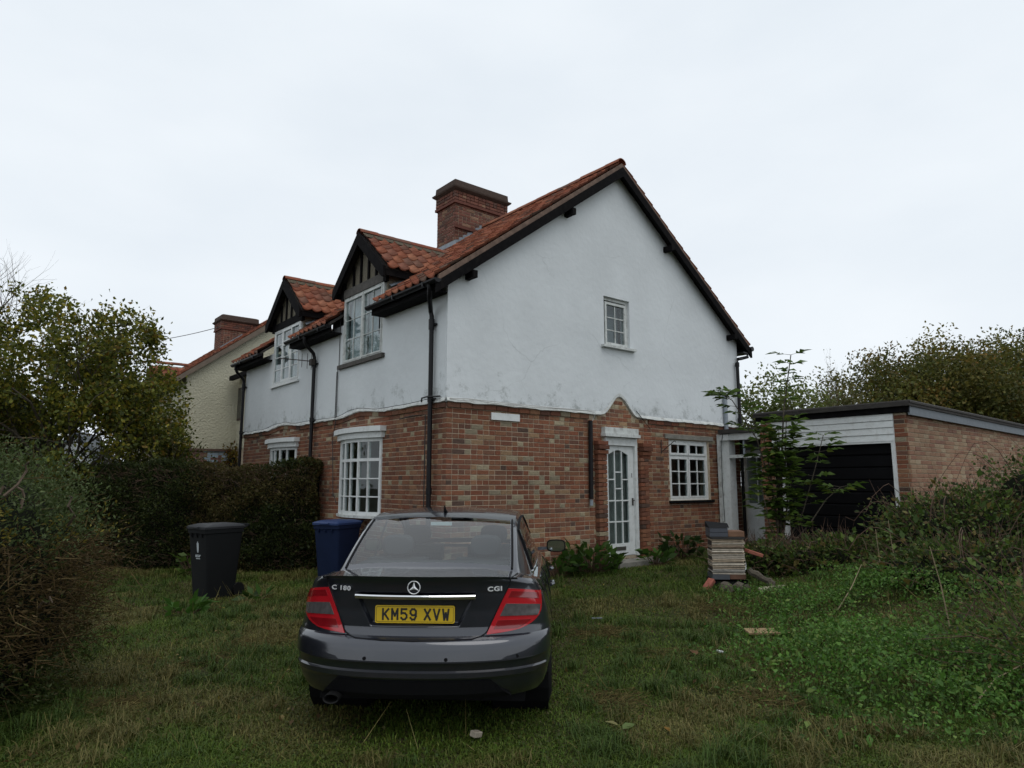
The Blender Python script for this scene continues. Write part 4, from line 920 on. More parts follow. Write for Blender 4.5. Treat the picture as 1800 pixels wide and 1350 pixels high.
for s_ in (1, -1):
    V = (R_*np.array([s_, 1, 1])).reshape(-1, 3); F = []
    for i in range(nz_-1):
        for j in range(nr_-1):
            c = R_[i:i+2, j:j+2].reshape(-1, 3).mean(0)
            if abs(c[0]) > .6 and min(math.hypot(c[1]-WR, c[2]-WZ), math.hypot(c[1]-WF, c[2]-WZ)) < .365: continue
            F.append((i*nr_+j, i*nr_+j+1, (i+1)*nr_+j+1, (i+1)*nr_+j))
    cb_.add(V, F)
    fr_ = [0, .05, .12, .25, .45, .7, 1]; top_ = R_[-1]; V = []; 
    for p in top_:
        for a in fr_: x = p[0]*(1-a); V.append((s_*x, p[1], float(Ztop(x, p[1]))))
    k = len(fr_); cb_.add(V, [(i*k+j, i*k+j+1, (i+1)*k+j+1, (i+1)*k+j) for i in range(nr_-1) for j in range(k-1)])
body = cb_.build('body', 'paint', car, fix=False)
import bmesh
b = bmesh.new(); b.from_mesh(body.data); bmesh.ops.remove_doubles(b, verts=b.verts, dist=.0012); bmesh.ops.recalc_face_normals(b, faces=b.faces); b.to_mesh(body.data); b.free(); autosmooth(body, 32)
m_ = MB(); m_.box((-.70, .40, .18), (.70, 4.2, .32)); m_.build('underbody', 'trim', car)
for y in (WR, WF):
    for s_ in (1, -1):
        m_ = MB(); m_.tube([(s_*.45, y, WZ), (s_*.86, y, WZ)], .36, 20, cap=False); m_.tube([(s_*.45, y, WZ), (s_*.46, y, WZ)], .36, 20); m_.build('wheel_arch', 'trim', car)
        w = MB(); pr = [(0, .22), (.02, .29), (.05, .312), (.17, .312), (.20, .29), (.22, .22)]; n_ = 32
        V = [(s_*(.665+p[0]), y+p[1]*math.cos(t), WZ+p[1]*math.sin(t)) for t in np.linspace(0, 2*math.pi, n_, endpoint=False) for p in pr]; k = len(pr)
        w.add(V, [(i*k+j, i*k+j+1, ((i+1) % n_)*k+j+1, ((i+1) % n_)*k+j) for i in range(n_) for j in range(k-1)]); ty = autosmooth(w.build('tyre', 'rubber', car), 40)
        w = MB(); w.tube([(s_*.70, y, WZ), (s_*.83, y, WZ)], [.215, .21], 24); 
        for q in range(5):
            t = 2*math.pi*q/5; w.beam((s_*.855, y, WZ), (s_*.855, y+.2*math.cos(t), WZ+.2*math.sin(t)), .06, .03, (1, 0, 0))
        w.build('rim', 'alloy', ty)
# greenhouse
T_zc = [(.46,1.03),(.5,1.05),(.6,1.10),(.8,1.195),(1.0,1.28),(1.15,1.335),(1.25,1.365),(1.35,1.385),(1.5,1.402),(1.9,1.417),(2.3,1.402),(2.45,1.375),(2.7,1.28),(3.0,1.14),(3.3,.985)]
T_hr = [(.46,.635),(.6,.632),(.8,.622),(1.2,.600),(1.5,.595),(2.0,.598),(2.4,.59),(2.8,.63),(3.3,.70)]
T_hb = [(.46,.66),(.7,.71),(1.0,.745),(1.4,.765),(2.0,.775),(3.0,.765),(3.3,.75)]
def GH(v, u):
    """u 0..1 centre to roof rail, 1..2 rail to waistline"""
    zc_, hr, hb = tab(T_zc, v), tab(T_hr, v), tab(T_hb, v)
    bow_ = .10*max(0, 1-(v-.46)/.7)*0
    if u <= 1: return (hr*u, v+.10*u*u*max(0., 1-(v-.46)/.9), zc_-.035*u**2.2-.0)
    t = u-1; zr_ = zc_-.035; zb_ = float(Ztop(hb, v))-.02
    return (hr+(hb-hr)*(t**.85), v+.10*max(0., 1-(v-.46)/.9), zr_+(zb_-zr_)*t)
vs = [.46,.50,.54,.60,.68,.76,.84,.92,1.0,1.08,1.16,1.22,1.27,1.35,1.5,1.65,1.8,1.95,2.05,2.2,2.35,2.42,2.5,2.6,2.7,2.8,2.9,2.98,3.1,3.2,3.3]
us_ = [0,.15,.3,.45,.6,.75,.86,.93,1.0,1.06,1.14,1.3,1.5,1.7,1.86,1.95,2.0]
cells = {}
for i in range(len(vs)-1):
    for j in range(len(us_)-1):
        v, u = (vs[i]+vs[i+1])/2, (us_[j]+us_[j+1])/2; k = 'shell'
        if u < .93 and .54 < v < 1.22: k = 'rear_window'
        elif u < .93 and 2.42 < v < 3.2: k = 'windscreen'
        elif 1.14 < u < 1.86 and 1.16 < v < 1.95: k = 'rear_side_window'
        elif 1.14 < u < 1.86 and 2.05 < v < 2.9: k = 'front_side_window'
        cells.setdefault(k, []).append((i, j))
def gh_mesh(name, cl, m, sides, off=0):
    w = MB()
    for s_ in sides:
        idx = {}; V = []; F = []
        for i, j in cl:
            f = []
            for a, b_ in ((i, j), (i, j+1), (i+1, j+1), (i+1, j)):
                if (a, b_) not in idx: idx[(a, b_)] = len(V); p = GH(vs[a], us_[b_]); V.append((p[0]*s_, p[1], p[2]))
                f.append(idx[(a, b_)])
            F.append(f)
        w.add(V, F)
    o = w.build(name, m, car, fix=False)
    bb = bmesh.new(); bb.from_mesh(o.data); bmesh.ops.remove_doubles(bb, verts=bb.verts, dist=.0005); bmesh.ops.recalc_face_normals(bb, faces=bb.faces); bb.to_mesh(o.data); bb.free()
    return autosmooth(o, 50)
gh_mesh('roof', cells['shell'], 'paint', (1, -1))
gh_mesh('rear_window', cells['rear_window'], 'carglass', (1, -1)); gh_mesh('windscreen', cells['windscreen'], 'carglass', (1, -1))
for s_ in (1, -1):
    gh_mesh('rear_side_window', cells['rear_side_window'], 'carglass', (s_,)); gh_mesh('front_side_window', cells['front_side_window'], 'carglass', (s_,))
    m_ = MB(); A = [GH(v, 1.88) for v in np.linspace(1.12, 2.95, 14)]; m_.tube([(p[0]*s_+.006*s_, p[1], p[2]) for p in A], .009, 5); m_.build('window_trim', 'chrome', car)
    m_ = MB(); A = [GH(v, 1.10) for v in np.linspace(1.12, 2.95, 14)]; B = [GH(1.12, u) for u in np.linspace(1.88, 1.1, 6)]; m_.tube([(p[0]*s_+.004*s_, p[1], p[2]+.004) for p in B+A], .010, 5); m_.build('window_seal', 'trim', car)
    A = [GH(v, .955) for v in np.linspace(.5, 1.24, 12)]; m_ = MB(); m_.tube([(p[0]*s_, p[1], p[2]+.003) for p in A], .008, 5); m_.build('window_seal', 'trim', car)
    # door mirror
    m_ = MB(); V = []
    for y, k in ((2.86, .75), (2.80, .95), (2.74, 1.0), (2.71, .97)):
        for t in np.linspace(0, 2*math.pi, 16, endpoint=False):
            ct, st = math.cos(t), math.sin(t); V.append((s_*(.945+.100*k*np.sign(ct)*abs(ct)**.55), y, 1.0+.064*k*np.sign(st)*abs(st)**.6))
    m_.add(V, [(i*16+j, i*16+(j+1) % 16, (i+1)*16+(j+1) % 16, (i+1)*16+j) for i in range(3) for j in range(16)]); m_.add(V[:16], [tuple(range(16))]); m_.beam((s_*.76, 2.80, .965), (s_*.9, 2.79, .975), .06, .03)
    mo = autosmooth(m_.build('door_mirror', 'paint', car), 40)
    m_ = MB(); V = [(p[0], 2.712, p[2]) for p in V[-16:]]; m_.add(V, [tuple(range(16))]); m_.build('mirror_surround', 'trim', mo)
    m_ = MB(); cx_ = s_*.945; V = [(cx_+(p[0]-cx_)*.88, 2.708, 1.0+(p[2]-1)*.84) for p in V]; m_.add(V, [tuple(range(16))]); m_.build('mirror_glass', 'mirror', mo)
    # door seams and handles
    m_ = MB()
    for y in (2.0, 3.02): m_.tube([(s_*(tab(CW_, z)+.002), y, float(zmap(z, .85, y))) for z in np.linspace(.3, .97, 8)], .004, 4)
    m_.tube([(s_*(tab(CW_, z)+.002), 1.05+.25*max(0, (z-.7))/.3, float(zmap(z, .85, 1.1))) for z in np.linspace(.66, .97, 6)], .004, 4)
    m_.build('door_seam', 'trim', car)
    for y in (1.28, 2.28): m_ = MB(); m_.tube([(s_*.885, y-.09, .83), (s_*.905, y-.05, .835), (s_*.905, y+.05, .835), (s_*.885, y+.09, .83)], .014, 6); m_.build('door_handle', 'paint', car)
def rp_(x, z, off): 
    """point on the rear skin pushed out by off"""
    e = .004; y = float(rear_y(x, z, False)); dx = (float(rear_y(x+e, z, False))-float(rear_y(x-e, z, False)))/(2*e)
    n_ = Vector((dx, -1, 0)).normalized(); zz = float(zmap(z, x, y)); return (x+n_.x*off, y+n_.y*off, zz)
def rpatch(name, rows_, m, par, off, rim=.0):
    """rows_: list of (z, x_inner, x_outer); a lens that follows the bodywork"""
    w = MB(); k = 15; V = []; B = []
    for z, a, b_ in rows_:
        for t in np.linspace(0, 1, k): V.append(rp_(a+(b_-a)*t, z, off)); 
    for z, a, b_ in rows_:
        for t in np.linspace(0, 1, k): B.append(rp_(a+(b_-a)*t, z, -.012))
    n_ = len(rows_); w.add(V, [(i*k+j, i*k+j+1, (i+1)*k+j+1, (i+1)*k+j) for i in range(n_-1) for j in range(k-1)])
    ring = [j for j in range(k)]+[i*k+k-1 for i in range(1, n_)]+[(n_-1)*k+j for j in range(k-2, -1, -1)]+[i*k for i in range(n_-2, 0, -1)]
    w.strip([V[i] for i in ring+[ring[0]]], [B[i] for i in ring+[ring[0]]])
    o = w.build(name, m, par); return autosmooth(o, 40)
LZ = [.662,.668,.675,.685,.70,.72,.745,.77,.80,.84,.88,.915,.93]
def l_in(z): return np.interp(z, [.662, .93], [.462, .60])
def l_out(z): return min(float(np.interp(z, [.662,.668,.675,.685,.70,.72,.745,.77,.80,.86,.93], [.475,.55,.615,.67,.712,.75,.778,.796,.808,.812,.805])), tab(CW_, z)*.985)
for s_ in (1, -1):
    tl = rpatch('tail_light', [(z, s_*l_in(z), s_*l_out(z)) for z in LZ], 'red', car, .010)
    rpatch('clear_lens', [(z, s_*(l_in(z)+.03), s_*(l_out(z)-.012)) for z in (.765,.78,.80,.82,.838)], 'smoke', tl, .014)
    rpatch('upper_lens', [(z, s_*(l_in(z)+.025), s_*(l_out(z)-.02)) for z in (.878,.895,.915)], 'darkred', tl, .0125)
    rpatch('lower_lens', [(z, s_*(l_in(z)+.03), s_*(max(l_in(z)+.035, l_out(z)-.03))) for z in (.69,.705,.725,.74)], 'darkred', tl, .0125)
# boot lid seams
m_ = MB()
for s_ in (1, -1):
    side = [rp_(s_*x, z, .0008) for x, z in ((.615, .985), (.607, .95), (.595, .925), (.53, .80), (.47, .68), (.455, .665), (.43, .652), (.38, .643), (.2, .636), (0, .634))]
    m_.tube(side, .0045, 4)
    deck = [(s_*x, y, float(Ztop(x, y))+.0008) for x, y in ((.615, .13), (.63, .25), (.645, .38), (.65, .47))]; m_.tube([side[0]]+deck, .0045, 4)
m_.build('boot_seam', 'trim', car)
m_ = MB(); xs_ = np.linspace(-.66, .66, 41); A = [(x, float(rear_y(x, 1.0))-.012, float(Ztop(x, .05))+.004) for x in xs_]; B = [(x, float(rear_y(x, 1.0))+.06, float(Ztop(x, .1))+.002) for x in xs_]; C_ = [(x, float(rear_y(x, .99))+.004, float(Ztop(x, .05))-.03) for x in xs_]
m_.strip(A, B); m_.strip(C_, A); autosmooth(m_.build('boot_lip', 'paint', car), 60)
m_ = MB(); zt_, zb_ = .915, .889
for x0_, x1_ in zip(np.linspace(-.395, .395, 17)[:-1], np.linspace(-.395, .395, 17)[1:]):
    V = []
    for x in (x0_, x1_):
        y = float(rear_y(x, .9, False)); V += [(x, y-.020, zt_), (x, y-.026, zt_-.008), (x, y-.022, zb_), (x, y+.05, zb_), (x, y+.02, zt_)]
    m_.add(V, [(i, (i+1) % 5, 5+(i+1) % 5, 5+i) for i in range(5)])
autosmooth(m_.build('chrome_strip', 'chrome', car), 40)
yp = float(rear_y(0, .8))-.016
def rrect(w, h, r, y, zc_):
    P = []
    for cx_, cz_, a0 in ((w/2-r, h/2-r, 0), (-w/2+r, h/2-r, 90), (-w/2+r, -h/2+r, 180), (w/2-r, -h/2+r, 270)):
        for a in (0, 30, 60, 90): t = math.radians(a0+a); P.append((cx_+r*math.cos(t), zc_+cz_+r*math.sin(t)))
    return P
m_ = MB(); m_.prism(rrect(.52, .111, .012, 0, .79), 'y', yp, yp+.008); npl = m_.build('number_plate', 'plate', car)
m_ = MB(); o_ = rrect(.505, .096, .01, 0, .79); i_ = rrect(.501, .092, .009, 0, .79); n_ = len(o_); m_.add([(p[0], yp-.0008, p[1]) for p in o_+i_], [(i, (i+1) % n_, n_+(i+1) % n_, n_+i) for i in range(n_)]); m_.build('plate_border', 'ink', npl)
RX90 = Matrix.Rotation(math.pi/2, 4, 'X')
GL = {'K': [[(0, 0), (0, 1)], [(1, 1), (.08, .42)], [(.3, .56), (1, 0)]], 'M': [[(0, 0), (0, 1)], [(0, 1), (.5, .35)], [(.5, .35), (1, 1)], [(1, 1), (1, 0)]],
  '5': [[(.95, 1), (.06, 1), (.03, .56), (.3, .62), (.7, .60), (.98, .42), (.98, .2), (.7, .01), (.3, .0), (0, .16)]], '9': [[(1, .62), (.78, .42), (.3, .42), (.02, .6), (.02, .82), (.3, 1), (.72, 1), (1, .82), (1, .3), (.75, .0), (.3, .0), (.02, .16)]],
  'X': [[(0, 0), (1, 1)], [(0, 1), (1, 0)]], 'V': [[(0, 1), (.5, 0)], [(.5, 0), (1, 1)]], 'W': [[(0, 1), (.22, 0)], [(.22, 0), (.5, .66)], [(.5, .66), (.78, 0)], [(.78, 0), (1, 1)]]}
gw_, gh_, stq = .036, .064, .0125; xc_ = -.215; li = 0
for chx in 'KM59 XVW':
    if chx == ' ': xc_ += .033; continue
    m_ = MB()
    for pl_ in GL[chx]:
        pts = [(xc_+stq/2+p[0]*(gw_), .79-gh_/2+p[1]*gh_) for p in pl_]
        for (a, b_) in zip(pts[:-1], pts[1:]):
            dx, dz = b_[0]-a[0], b_[1]-a[1]; L = math.hypot(dx, dz); nx, nz = -dz/L*stq/2, dx/L*stq/2; ex, ez = dx/L*stq*.42, dz/L*stq*.42; yy_ = yp-.0012-.00002*li; li += 1
            m_.add([(a[0]+nx-ex, yy_, a[1]+nz-ez), (a[0]-nx-ex, yy_, a[1]-nz-ez), (b_[0]-nx+ex, yy_, b_[1]-nz+ez), (b_[0]+nx+ex, yy_, b_[1]+nz+ez)], [(0, 1, 2, 3)])
    xc_ += .060; m_.build('plate_letter', 'ink', npl)
yb = float(rear_y(.5, .93, False))
for s_, tx in ((-1, 'C 180'), (1, 'CGI')):
    x = s_*(.515 if s_ > 0 else .50); p = rp_(x, .925, .004); an_ = math.atan((float(rear_y(abs(x)+.01, .925, False))-float(rear_y(abs(x)-.01, .925, False)))/.02)*s_
    text_obj('badge_lettering', tx, .042, 'badge', car, Matrix.Translation((p[0], p[1]-.003, p[2])) @ Matrix.Rotation(an_, 4, 'Z') @ RX90 @ Matrix.Diagonal((1.35, .95, 1, 1)), .002, 1.12, .0012)
# three-pointed badge in a ring
m_ = MB(); yb = float(rear_y(0, .95, False))-.012; zb_ = .965; rr = .040
m_.tube([(rr*math.cos(t), yb, zb_+rr*math.sin(t)) for t in np.linspace(0, 2*math.pi, 33)], .0036, 6, cap=False)
for k in range(3):
    t = math.radians(90+120*k); tip = (rr*.97*math.cos(t), yb-.001, zb_+rr*.97*math.sin(t)); w1 = (.010*math.cos(t+math.pi/3), yb-.001, zb_+.010*math.sin(t+math.pi/3)); w2 = (.010*math.cos(t-math.pi/3), yb-.001, zb_+.010*math.sin(t-math.pi/3)); c0 = (0, yb-.008, zb_)
    m_.add([tip, w1, c0, w2, (0, yb+.004, zb_)], [(0, 1, 2), (0, 2, 3), (0, 4, 1), (0, 3, 4)])
m_.build('boot_badge', 'badge', car)
# lower bumper valance, exhaust, sensors, aerial, brake lamp
m_ = MB(); xs_ = np.linspace(-.62, .62, 31); ed = lambda x: .40-.0*x if abs(x) < .5 else .40-.12*((abs(x)-.5)/.12)
A = [(x, float(rear_y(x, max(.28, ed(x)), False))-.004, ed(x)) for x in xs_]; B = [(x, float(rear_y(x, .31, False))-.010, min(ed(x), .31)) for x in xs_]; C_ = [(x, float(rear_y(x, .285, False))-.004, min(ed(x), .275)) for x in xs_]
m_.strip(A, B); m_.strip(B, C_); m_.build('bumper_valance', 'trim', car)
m_ = MB(); V = []
for y, k in ((.02, 1.), (.0, 1.0), (.004, .82), (.12, .8)):
    for t in np.linspace(0, 2*math.pi, 20, endpoint=False): V.append((-.52+.052*k*math.cos(t), y+.06, .275+.028*k*math.sin(t)))
V = [(p[0], p[1]+(.25 if i < 20 else 0), p[2]) for i, p in enumerate(V)]
m_.add(V, [(i*20+j, i*20+(j+1) % 20, (i+1)*20+(j+1) % 20, (i+1)*20+j) for i in range(3) for j in range(20)]); autosmooth(m_.build('exhaust_pipe', mat('sooty_steel', (.010, .010, .010), .7, .2, spec=.2), car), 40)
for x in (-.68, -.30, .22, .66):
    m_ = MB(); p = rp_(x, .535, .001); m_.tube([p, (p[0], p[1]-.002, p[2])], .012, 12); m_.build('parking_sensor', 'trim', car)
m_ = MB(); p = GH(1.36, 0); m_.tube([(0, p[1]+.05, p[2]-.005), (0, p[1], p[2]+.02), (0, p[1]-.03, p[2]+.06)], [.022, .012, .004], 6); m_.build('roof_aerial', 'trim', car)
m_ = MB(); p = GH(1.16, 0); m_.box((-.085, p[1]-.005, p[2]-.045), (.085, p[1]+.02, p[2]-.02)); m_.build('high_brake_light', mat('pale_lens', (.5, .56, .55), .4, .05), car)
# cabin
def headrest(x, y, z): 
    m_ = MB(); n_ = 12; V = []
    for yy, k in ((y-.05, .8), (y-.03, 1), (y+.03, 1), (y+.05, .8)):
        for t in np.linspace(0, 2*math.pi, n_, endpoint=False): ct, st = math.cos(t), math.sin(t); V.append((x+.125*k*np.sign(ct)*abs(ct)**.6, yy, z+.085*k*np.sign(st)*abs(st)**.6))
    m_.add(V, [(i*n_+j, i*n_+(j+1) % n_, (i+1)*n_+(j+1) % n_, (i+1)*n_+j) for i in range(3) for j in range(n_)]); m_.add(V[:n_], [tuple(range(n_))]); m_.add(V[-n_:], [tuple(range(n_))]); m_.box((x-.24, y-.06, z-.65), (x+.24, y+.08, z-.10))
    autosmooth(m_.build('seat', 'cloth', car), 40)
for x in (-.36, .36): headrest(x, 1.22, 1.13); headrest(x, 2.05, 1.16)
m_ = MB(); m_.box((-.60, .62, .9), (.60, 1.16, 1.02)); m_.box((-.62, 3.0, .85), (.62, 3.3, .97)); m_.build('parcel_shelf', 'cloth', car)
m_ = MB(); m_.box((-.10, 2.45, 1.26), (.12, 2.475, 1.31)); m_.build('interior_mirror', 'trim', car)

# ================================================================= wheeled bins
def wheelie(loc, rz, colb, coll, label, crest):
    b_ = empty('wheeled_bin', loc, rz, label, 'bin', 'wheeled bins by the hedge'); mb_ = mat('bin_plastic', colb, .65, .12, 5, spec=.18); ml = mat('bin_lid_plastic', coll, .5, .12, 5, spec=.35)
    def rr(z, w, d, y0, r=.045):
        P = []
        for cx_, cy_, a0 in ((w/2-r, d-r, 0), (-w/2+r, d-r, 90), (-w/2+r, r, 180), (w/2-r, r, 270)):
            for a in (0, 30, 60, 90): t = math.radians(a0+a); P.append((cx_+r*math.cos(t), y0+cy_+r*math.sin(t), z))
        return P
    L = [rr(.0, .44, .50, .10), rr(.06, .45, .51, .095), rr(.92, .555, .66, .0), rr(.93, .58, .70, -.02), rr(.985, .585, .705, -.022), rr(.985, .54, .66, .0)]
    m_ = MB(); 
    for q in L: m_.add(q, [])
    n_ = 16; m_.f = [(i*n_+j, i*n_+(j+1) % n_, (i+1)*n_+(j+1) % n_, (i+1)*n_+j) for i in range(5) for j in range(n_)]+[tuple(range(n_))]; m_.c = [(1, 1, 1)]*len(m_.f)
    autosmooth(m_.build('body', mb_, b_), 35)
    for x in (-.15, 0, .15):
        for (ya, yb_) in ((-.03, .0),): m_ = MB(); m_.prism([(-.028, .93), (-.028, .90), (.0, .86), (.01, .93)], 'x', x-.008, x+.008); m_.build('rib', mb_, b_)
    m_ = MB(); Q = [rr(.99, .60, .74, -.045), rr(1.02, .60, .74, -.045), rr(1.035, .56, .70, -.025), rr(1.055, .44, .52, .08), rr(1.06, .40, .48, .10)]
    for q in Q: m_.add(q, [])
    m_.f = [(i*n_+j, i*n_+(j+1) % n_, (i+1)*n_+(j+1) % n_, (i+1)*n_+j) for i in range(4) for j in range(n_)]+[tuple(range(n_)), tuple(range(4*n_, 5*n_))]; m_.c = [(1, 1, 1)]*len(m_.f)
    lid = autosmooth(m_.build('lid', ml, b_), 30)
    m_ = MB(); m_.tube([(-.24, .70, .99), (-.24, .78, 1.03), (.24, .78, 1.03), (.24, .70, .99)], .016, 6); m_.build('handle', mb_, b_)
    m_ = MB(); m_.tube([(-.1, -.05, 1.02), (-.1, -.075, 1.015), (.1, -.075, 1.015), (.1, -.05, 1.02)], .010, 5); m_.build('lid_grip', ml, lid)
    for s_ in (-1, 1): m_ = MB(); m_.tube([(s_*.24, .63, .10), (s_*.285, .63, .10)], .10, 18); m_.build('wheel', 'rubber', b_)
    m_ = MB(); m_.tube([(-.24, .63, .10), (.24, .63, .10)], .012, 6); m_.build('axle', 'iron', b_)
    b_.scale = (.88, .88, 1)
    if crest:
        wm = mat('bin_print', (.42, .46, .48), .6, .05); tl_ = math.atan(.10/.86)
        MX = lambda x, z: Matrix.Translation((x, .0925-.10*(z-.06)/.86-.004, z)) @ Matrix.Rotation(-tl_*0, 4, 'X')
        sh = [(-.028, .0), (-.028, .05), (-.018, .035), (-.012, .058), (0, .07), (.008, .058), (.016, .038), (.028, .052), (.028, 0), (.026, -.05), (.014, -.085), (0, -.098), (-.014, -.085), (-.026, -.05)]
        m_ = MB(); f_ = lambda z: .095-.095*(z-.06)/.86
        m_.add([(x, f_(.745+z*1.0)-.004, .745+z*1.0) for x, z in sh], [tuple(range(len(sh)))]); m_.build('crest', wm, b_)
        text_obj('lettering', 'RECAP', .048, wm, b_, Matrix.Translation((0, f_(.60)-.006, .605)) @ Matrix.Rotation(-tl_, 4, 'X') @ RX90, .0008, 1., .0015)
        m_ = MB(); m_.add([(-.06, f_(.575)-.004, .575), (.06, f_(.575)-.004, .575), (.06, f_(.563)-.004, .563), (-.06, f_(.563)-.004, .563)], [(0, 1, 2, 3)]); m_.build('underline_print', wm, b_)
    return b_
wheelie((-4.55, 10.05, float(H(-4.55, 10.05))), math.radians(-35), (.008, .009, .010), (.017, .018, .021), 'black wheeled bin with white crest standing in front of the hedge', True)
wheelie((-2.95, 11.0, float(H(-2.95, 11.0))-.02), math.radians(-24), (.007, .015, .045), (.014, .034, .11), 'dark blue wheeled bin partly hidden behind the car', False)

# ================================================================= stack of laths by the porch, and rubble round it
sx, sy = 3.05, 9.95; sz = float(H(sx, sy))-.03
st = empty('lath_stack', (sx, sy, sz), math.radians(-6), 'stack of pale wooden laths between a black tray and a dark box', 'stack')
m_ = MB(); m_.box((-.25, -.2, .0), (.25, .2, .03)); 
m_.box((-.25, -.2, .03), (-.235, .2, .15)); m_.box((.235, -.2, .03), (.25, .2, .15)); m_.box((-.235, -.2, .03), (.235, -.185, .13)); m_.box((-.235, .185, .03), (.235, .2, .15)); m_.build('tray', 'trim', st)
m_ = MB(); m_.box((-.235, -.215, .16), (.0, .17, .225)); m_.build('grey_block', mat('grey_plastic', (.06, .065, .075), .5), st)
m_ = MB(); m_.box((.005, -.21, .165), (.22, .16, .225)); m_.build('brown_block', mat('brown_cardboard', (.11, .055, .035), .9, .3), st)
z = .23; LW = [(.36,.29,.21),(.30,.235,.165),(.40,.35,.28),(.25,.18,.125),(.35,.32,.28)]
lm_ = mat('weathered_lath', (0,0,0), .85, .3, 22, .2, 40, attr=True)
for k in range(21):
    h = rng.uniform(.019, .026); m_ = MB(); y = -.195+rng.uniform(-.012, .012); x0_ = -.225+rng.uniform(-.008, .008); x1_ = .215+rng.uniform(-.012, .014); t = rng.uniform(-.004, .004)
    c = tone(LW[int(rng.integers(5))], .2); P = [(x0_, y, z), (x1_, y+rng.uniform(-.01, .01), z+t), (x1_, .16, z+t), (x0_, .16, z)]; hh = h-.009
    m_.add(P+[(p[0], p[1]+.004, p[2]+hh) for p in P], [(0,3,2,1),(4,5,6,7),(0,1,5,4),(1,2,6,5),(2,3,7,6),(3,0,4,7)], c); m_.build('lath', lm_, st); z += h
m_ = MB(); m_.box((-.222, -.15, .23), (.2, .14, z-.005)); m_.build('lath_core', mat('dark_gap', (.03, .02, .015), .9), st)
m_ = MB(); m_.add([(.215, -.17, .28), (.24, -.17, .3), (.245, -.05, .5), (.225, -.1, .52), (.22, -.15, .5), (.235, -.18, .4)], [(0, 1, 2, 3, 4, 5)]); m_.build('torn_paper', 'white', st)
m_ = MB(); m_.box((-.235, -.21, z+.002), (.225, .18, z+.03)); m_.build('dark_board', 'felt', st)
m_ = MB(); m_.box((-.245, -.215, z+.032), (.0, .15, z+.085)); m_.box((-.245, -.215, z+.09), (.0, .15, z+.15)); m_.build('slate_box', mat('slate_grey', (.055, .06, .075), .5, .15), st)
m_ = MB(); m_.add([(-.25, -.22, z+.15), (.02, -.22, z+.155), (.06, .1, z+.20), (-.25, .15, z+.23)], [(0, 1, 2, 3)]); m_.add([(-.25, -.22, z+.15), (-.25, .15, z+.23), (-.25, .15, z+.15)], [(0, 1, 2)]); m_.build('bent_lid', 'trim', st)
m_ = MB(); m_.box((.005, -.21, z+.034), (.225, .12, z+.105)); m_.build('wood_block', mat('old_timber', (.16, .085, .05), .9, .35), st)
gl_ = lambda x, y: float(H(x, y))
def log_(p, q, r, label, name='log'):
    m_ = MB(); p = np.array(p, float); q = np.array(q, float); n_ = 9; pts = [p+(q-p)*t+rng.normal(0, .010, 3) for t in np.linspace(0, 1, n_)]
    m_.tube(pts, [r*rng.uniform(.72, 1.15) for _ in range(n_)], 7); o = m_.build(name, 'bark', None); tag(o, label, 'log', 'logs by the lath stack'); return o
log_((3.28, 9.66, gl_(3.28, 9.66)+.27), (3.56, 9.52, gl_(3.56, 9.52)+.03), .05, 'grey split log leaning against the right side of the lath stack')
log_((2.86, 9.55, gl_(2.86, 9.55)+.04), (3.1, 9.25, gl_(3.1, 9.25)+.04), .085, 'short thick log lying in front of the lath stack')
def rub(p, s, rz, ry, m, name, label, cat):
    m_ = MB(); m_.box((-s[0]/2, -s[1]/2, -s[2]/2), (s[0]/2, s[1]/2, s[2]/2), (.30, .09, .06)); o = m_.build(name, m); 
    b = bmesh.new(); b.from_mesh(o.data); bmesh.ops.bevel(b, geom=b.edges[:], offset=min(s)*.12, segments=1, affect='EDGES'); b.to_mesh(o.data); b.free()
    o.location = p; o.rotation_euler = (.1, ry, rz); return tag(o, label, cat)
rub((2.72, 9.72, gl_(2.72, 9.72)+.06), (.215, .1, .065), .6, -.7, mat('loose_brick', (.26, .08, .055), .9, .25, 20, .4), 'loose_brick', 'loose red brick tilted at the left foot of the lath stack', 'brick')
rub((3.45, 9.95, sz+.50), (.24, .12, .05), .2, .3, mat('terracotta', (.30, .10, .065), .9, .2, 20, .3), 'broken_tile', 'broken terracotta tile poking out right of the lath stack', 'tile')
rub((3.42, 9.22, gl_(3.42, 9.22)+.05), (.36, .10, .04), .15, -.08, mat('bleached_plank', (.30, .27, .19), .9, .25, 14, .3), 'plank_offcut', 'bleached plank offcut lying on the grass before the lath stack', 'plank')
rub((2.62, 7.3, gl_(2.62, 7.3)+.05), (.42, .16, .02), .05, 0, mat('tan_board', (.30, .21, .11), .9, .25, 9, .2), 'tan_board', 'flat tan board half buried in the grass right of the car', 'board')
rub((1.9, 6.5, gl_(1.9, 6.5)+.035), (.06, .035, .015), .3, .2, 'white', 'paper_scrap', 'white paper scrap on the brown grass', 'litter')
rub((-.23, 4.63, gl_(-.23, 4.63)+.05), (.07, .05, .035), .9, .2, mat('flint', (.28, .24, .19), .7, .3, 30), 'stone', 'pale stone in the grass right under the car tail', 'stone')
rub((.95, 7.9, gl_(.95, 7.9)+.06), (.12, .02, .01), .1, 0, 'greyboard', 'pale_strip', 'thin pale strip lying in the grass between car and step', 'litter')

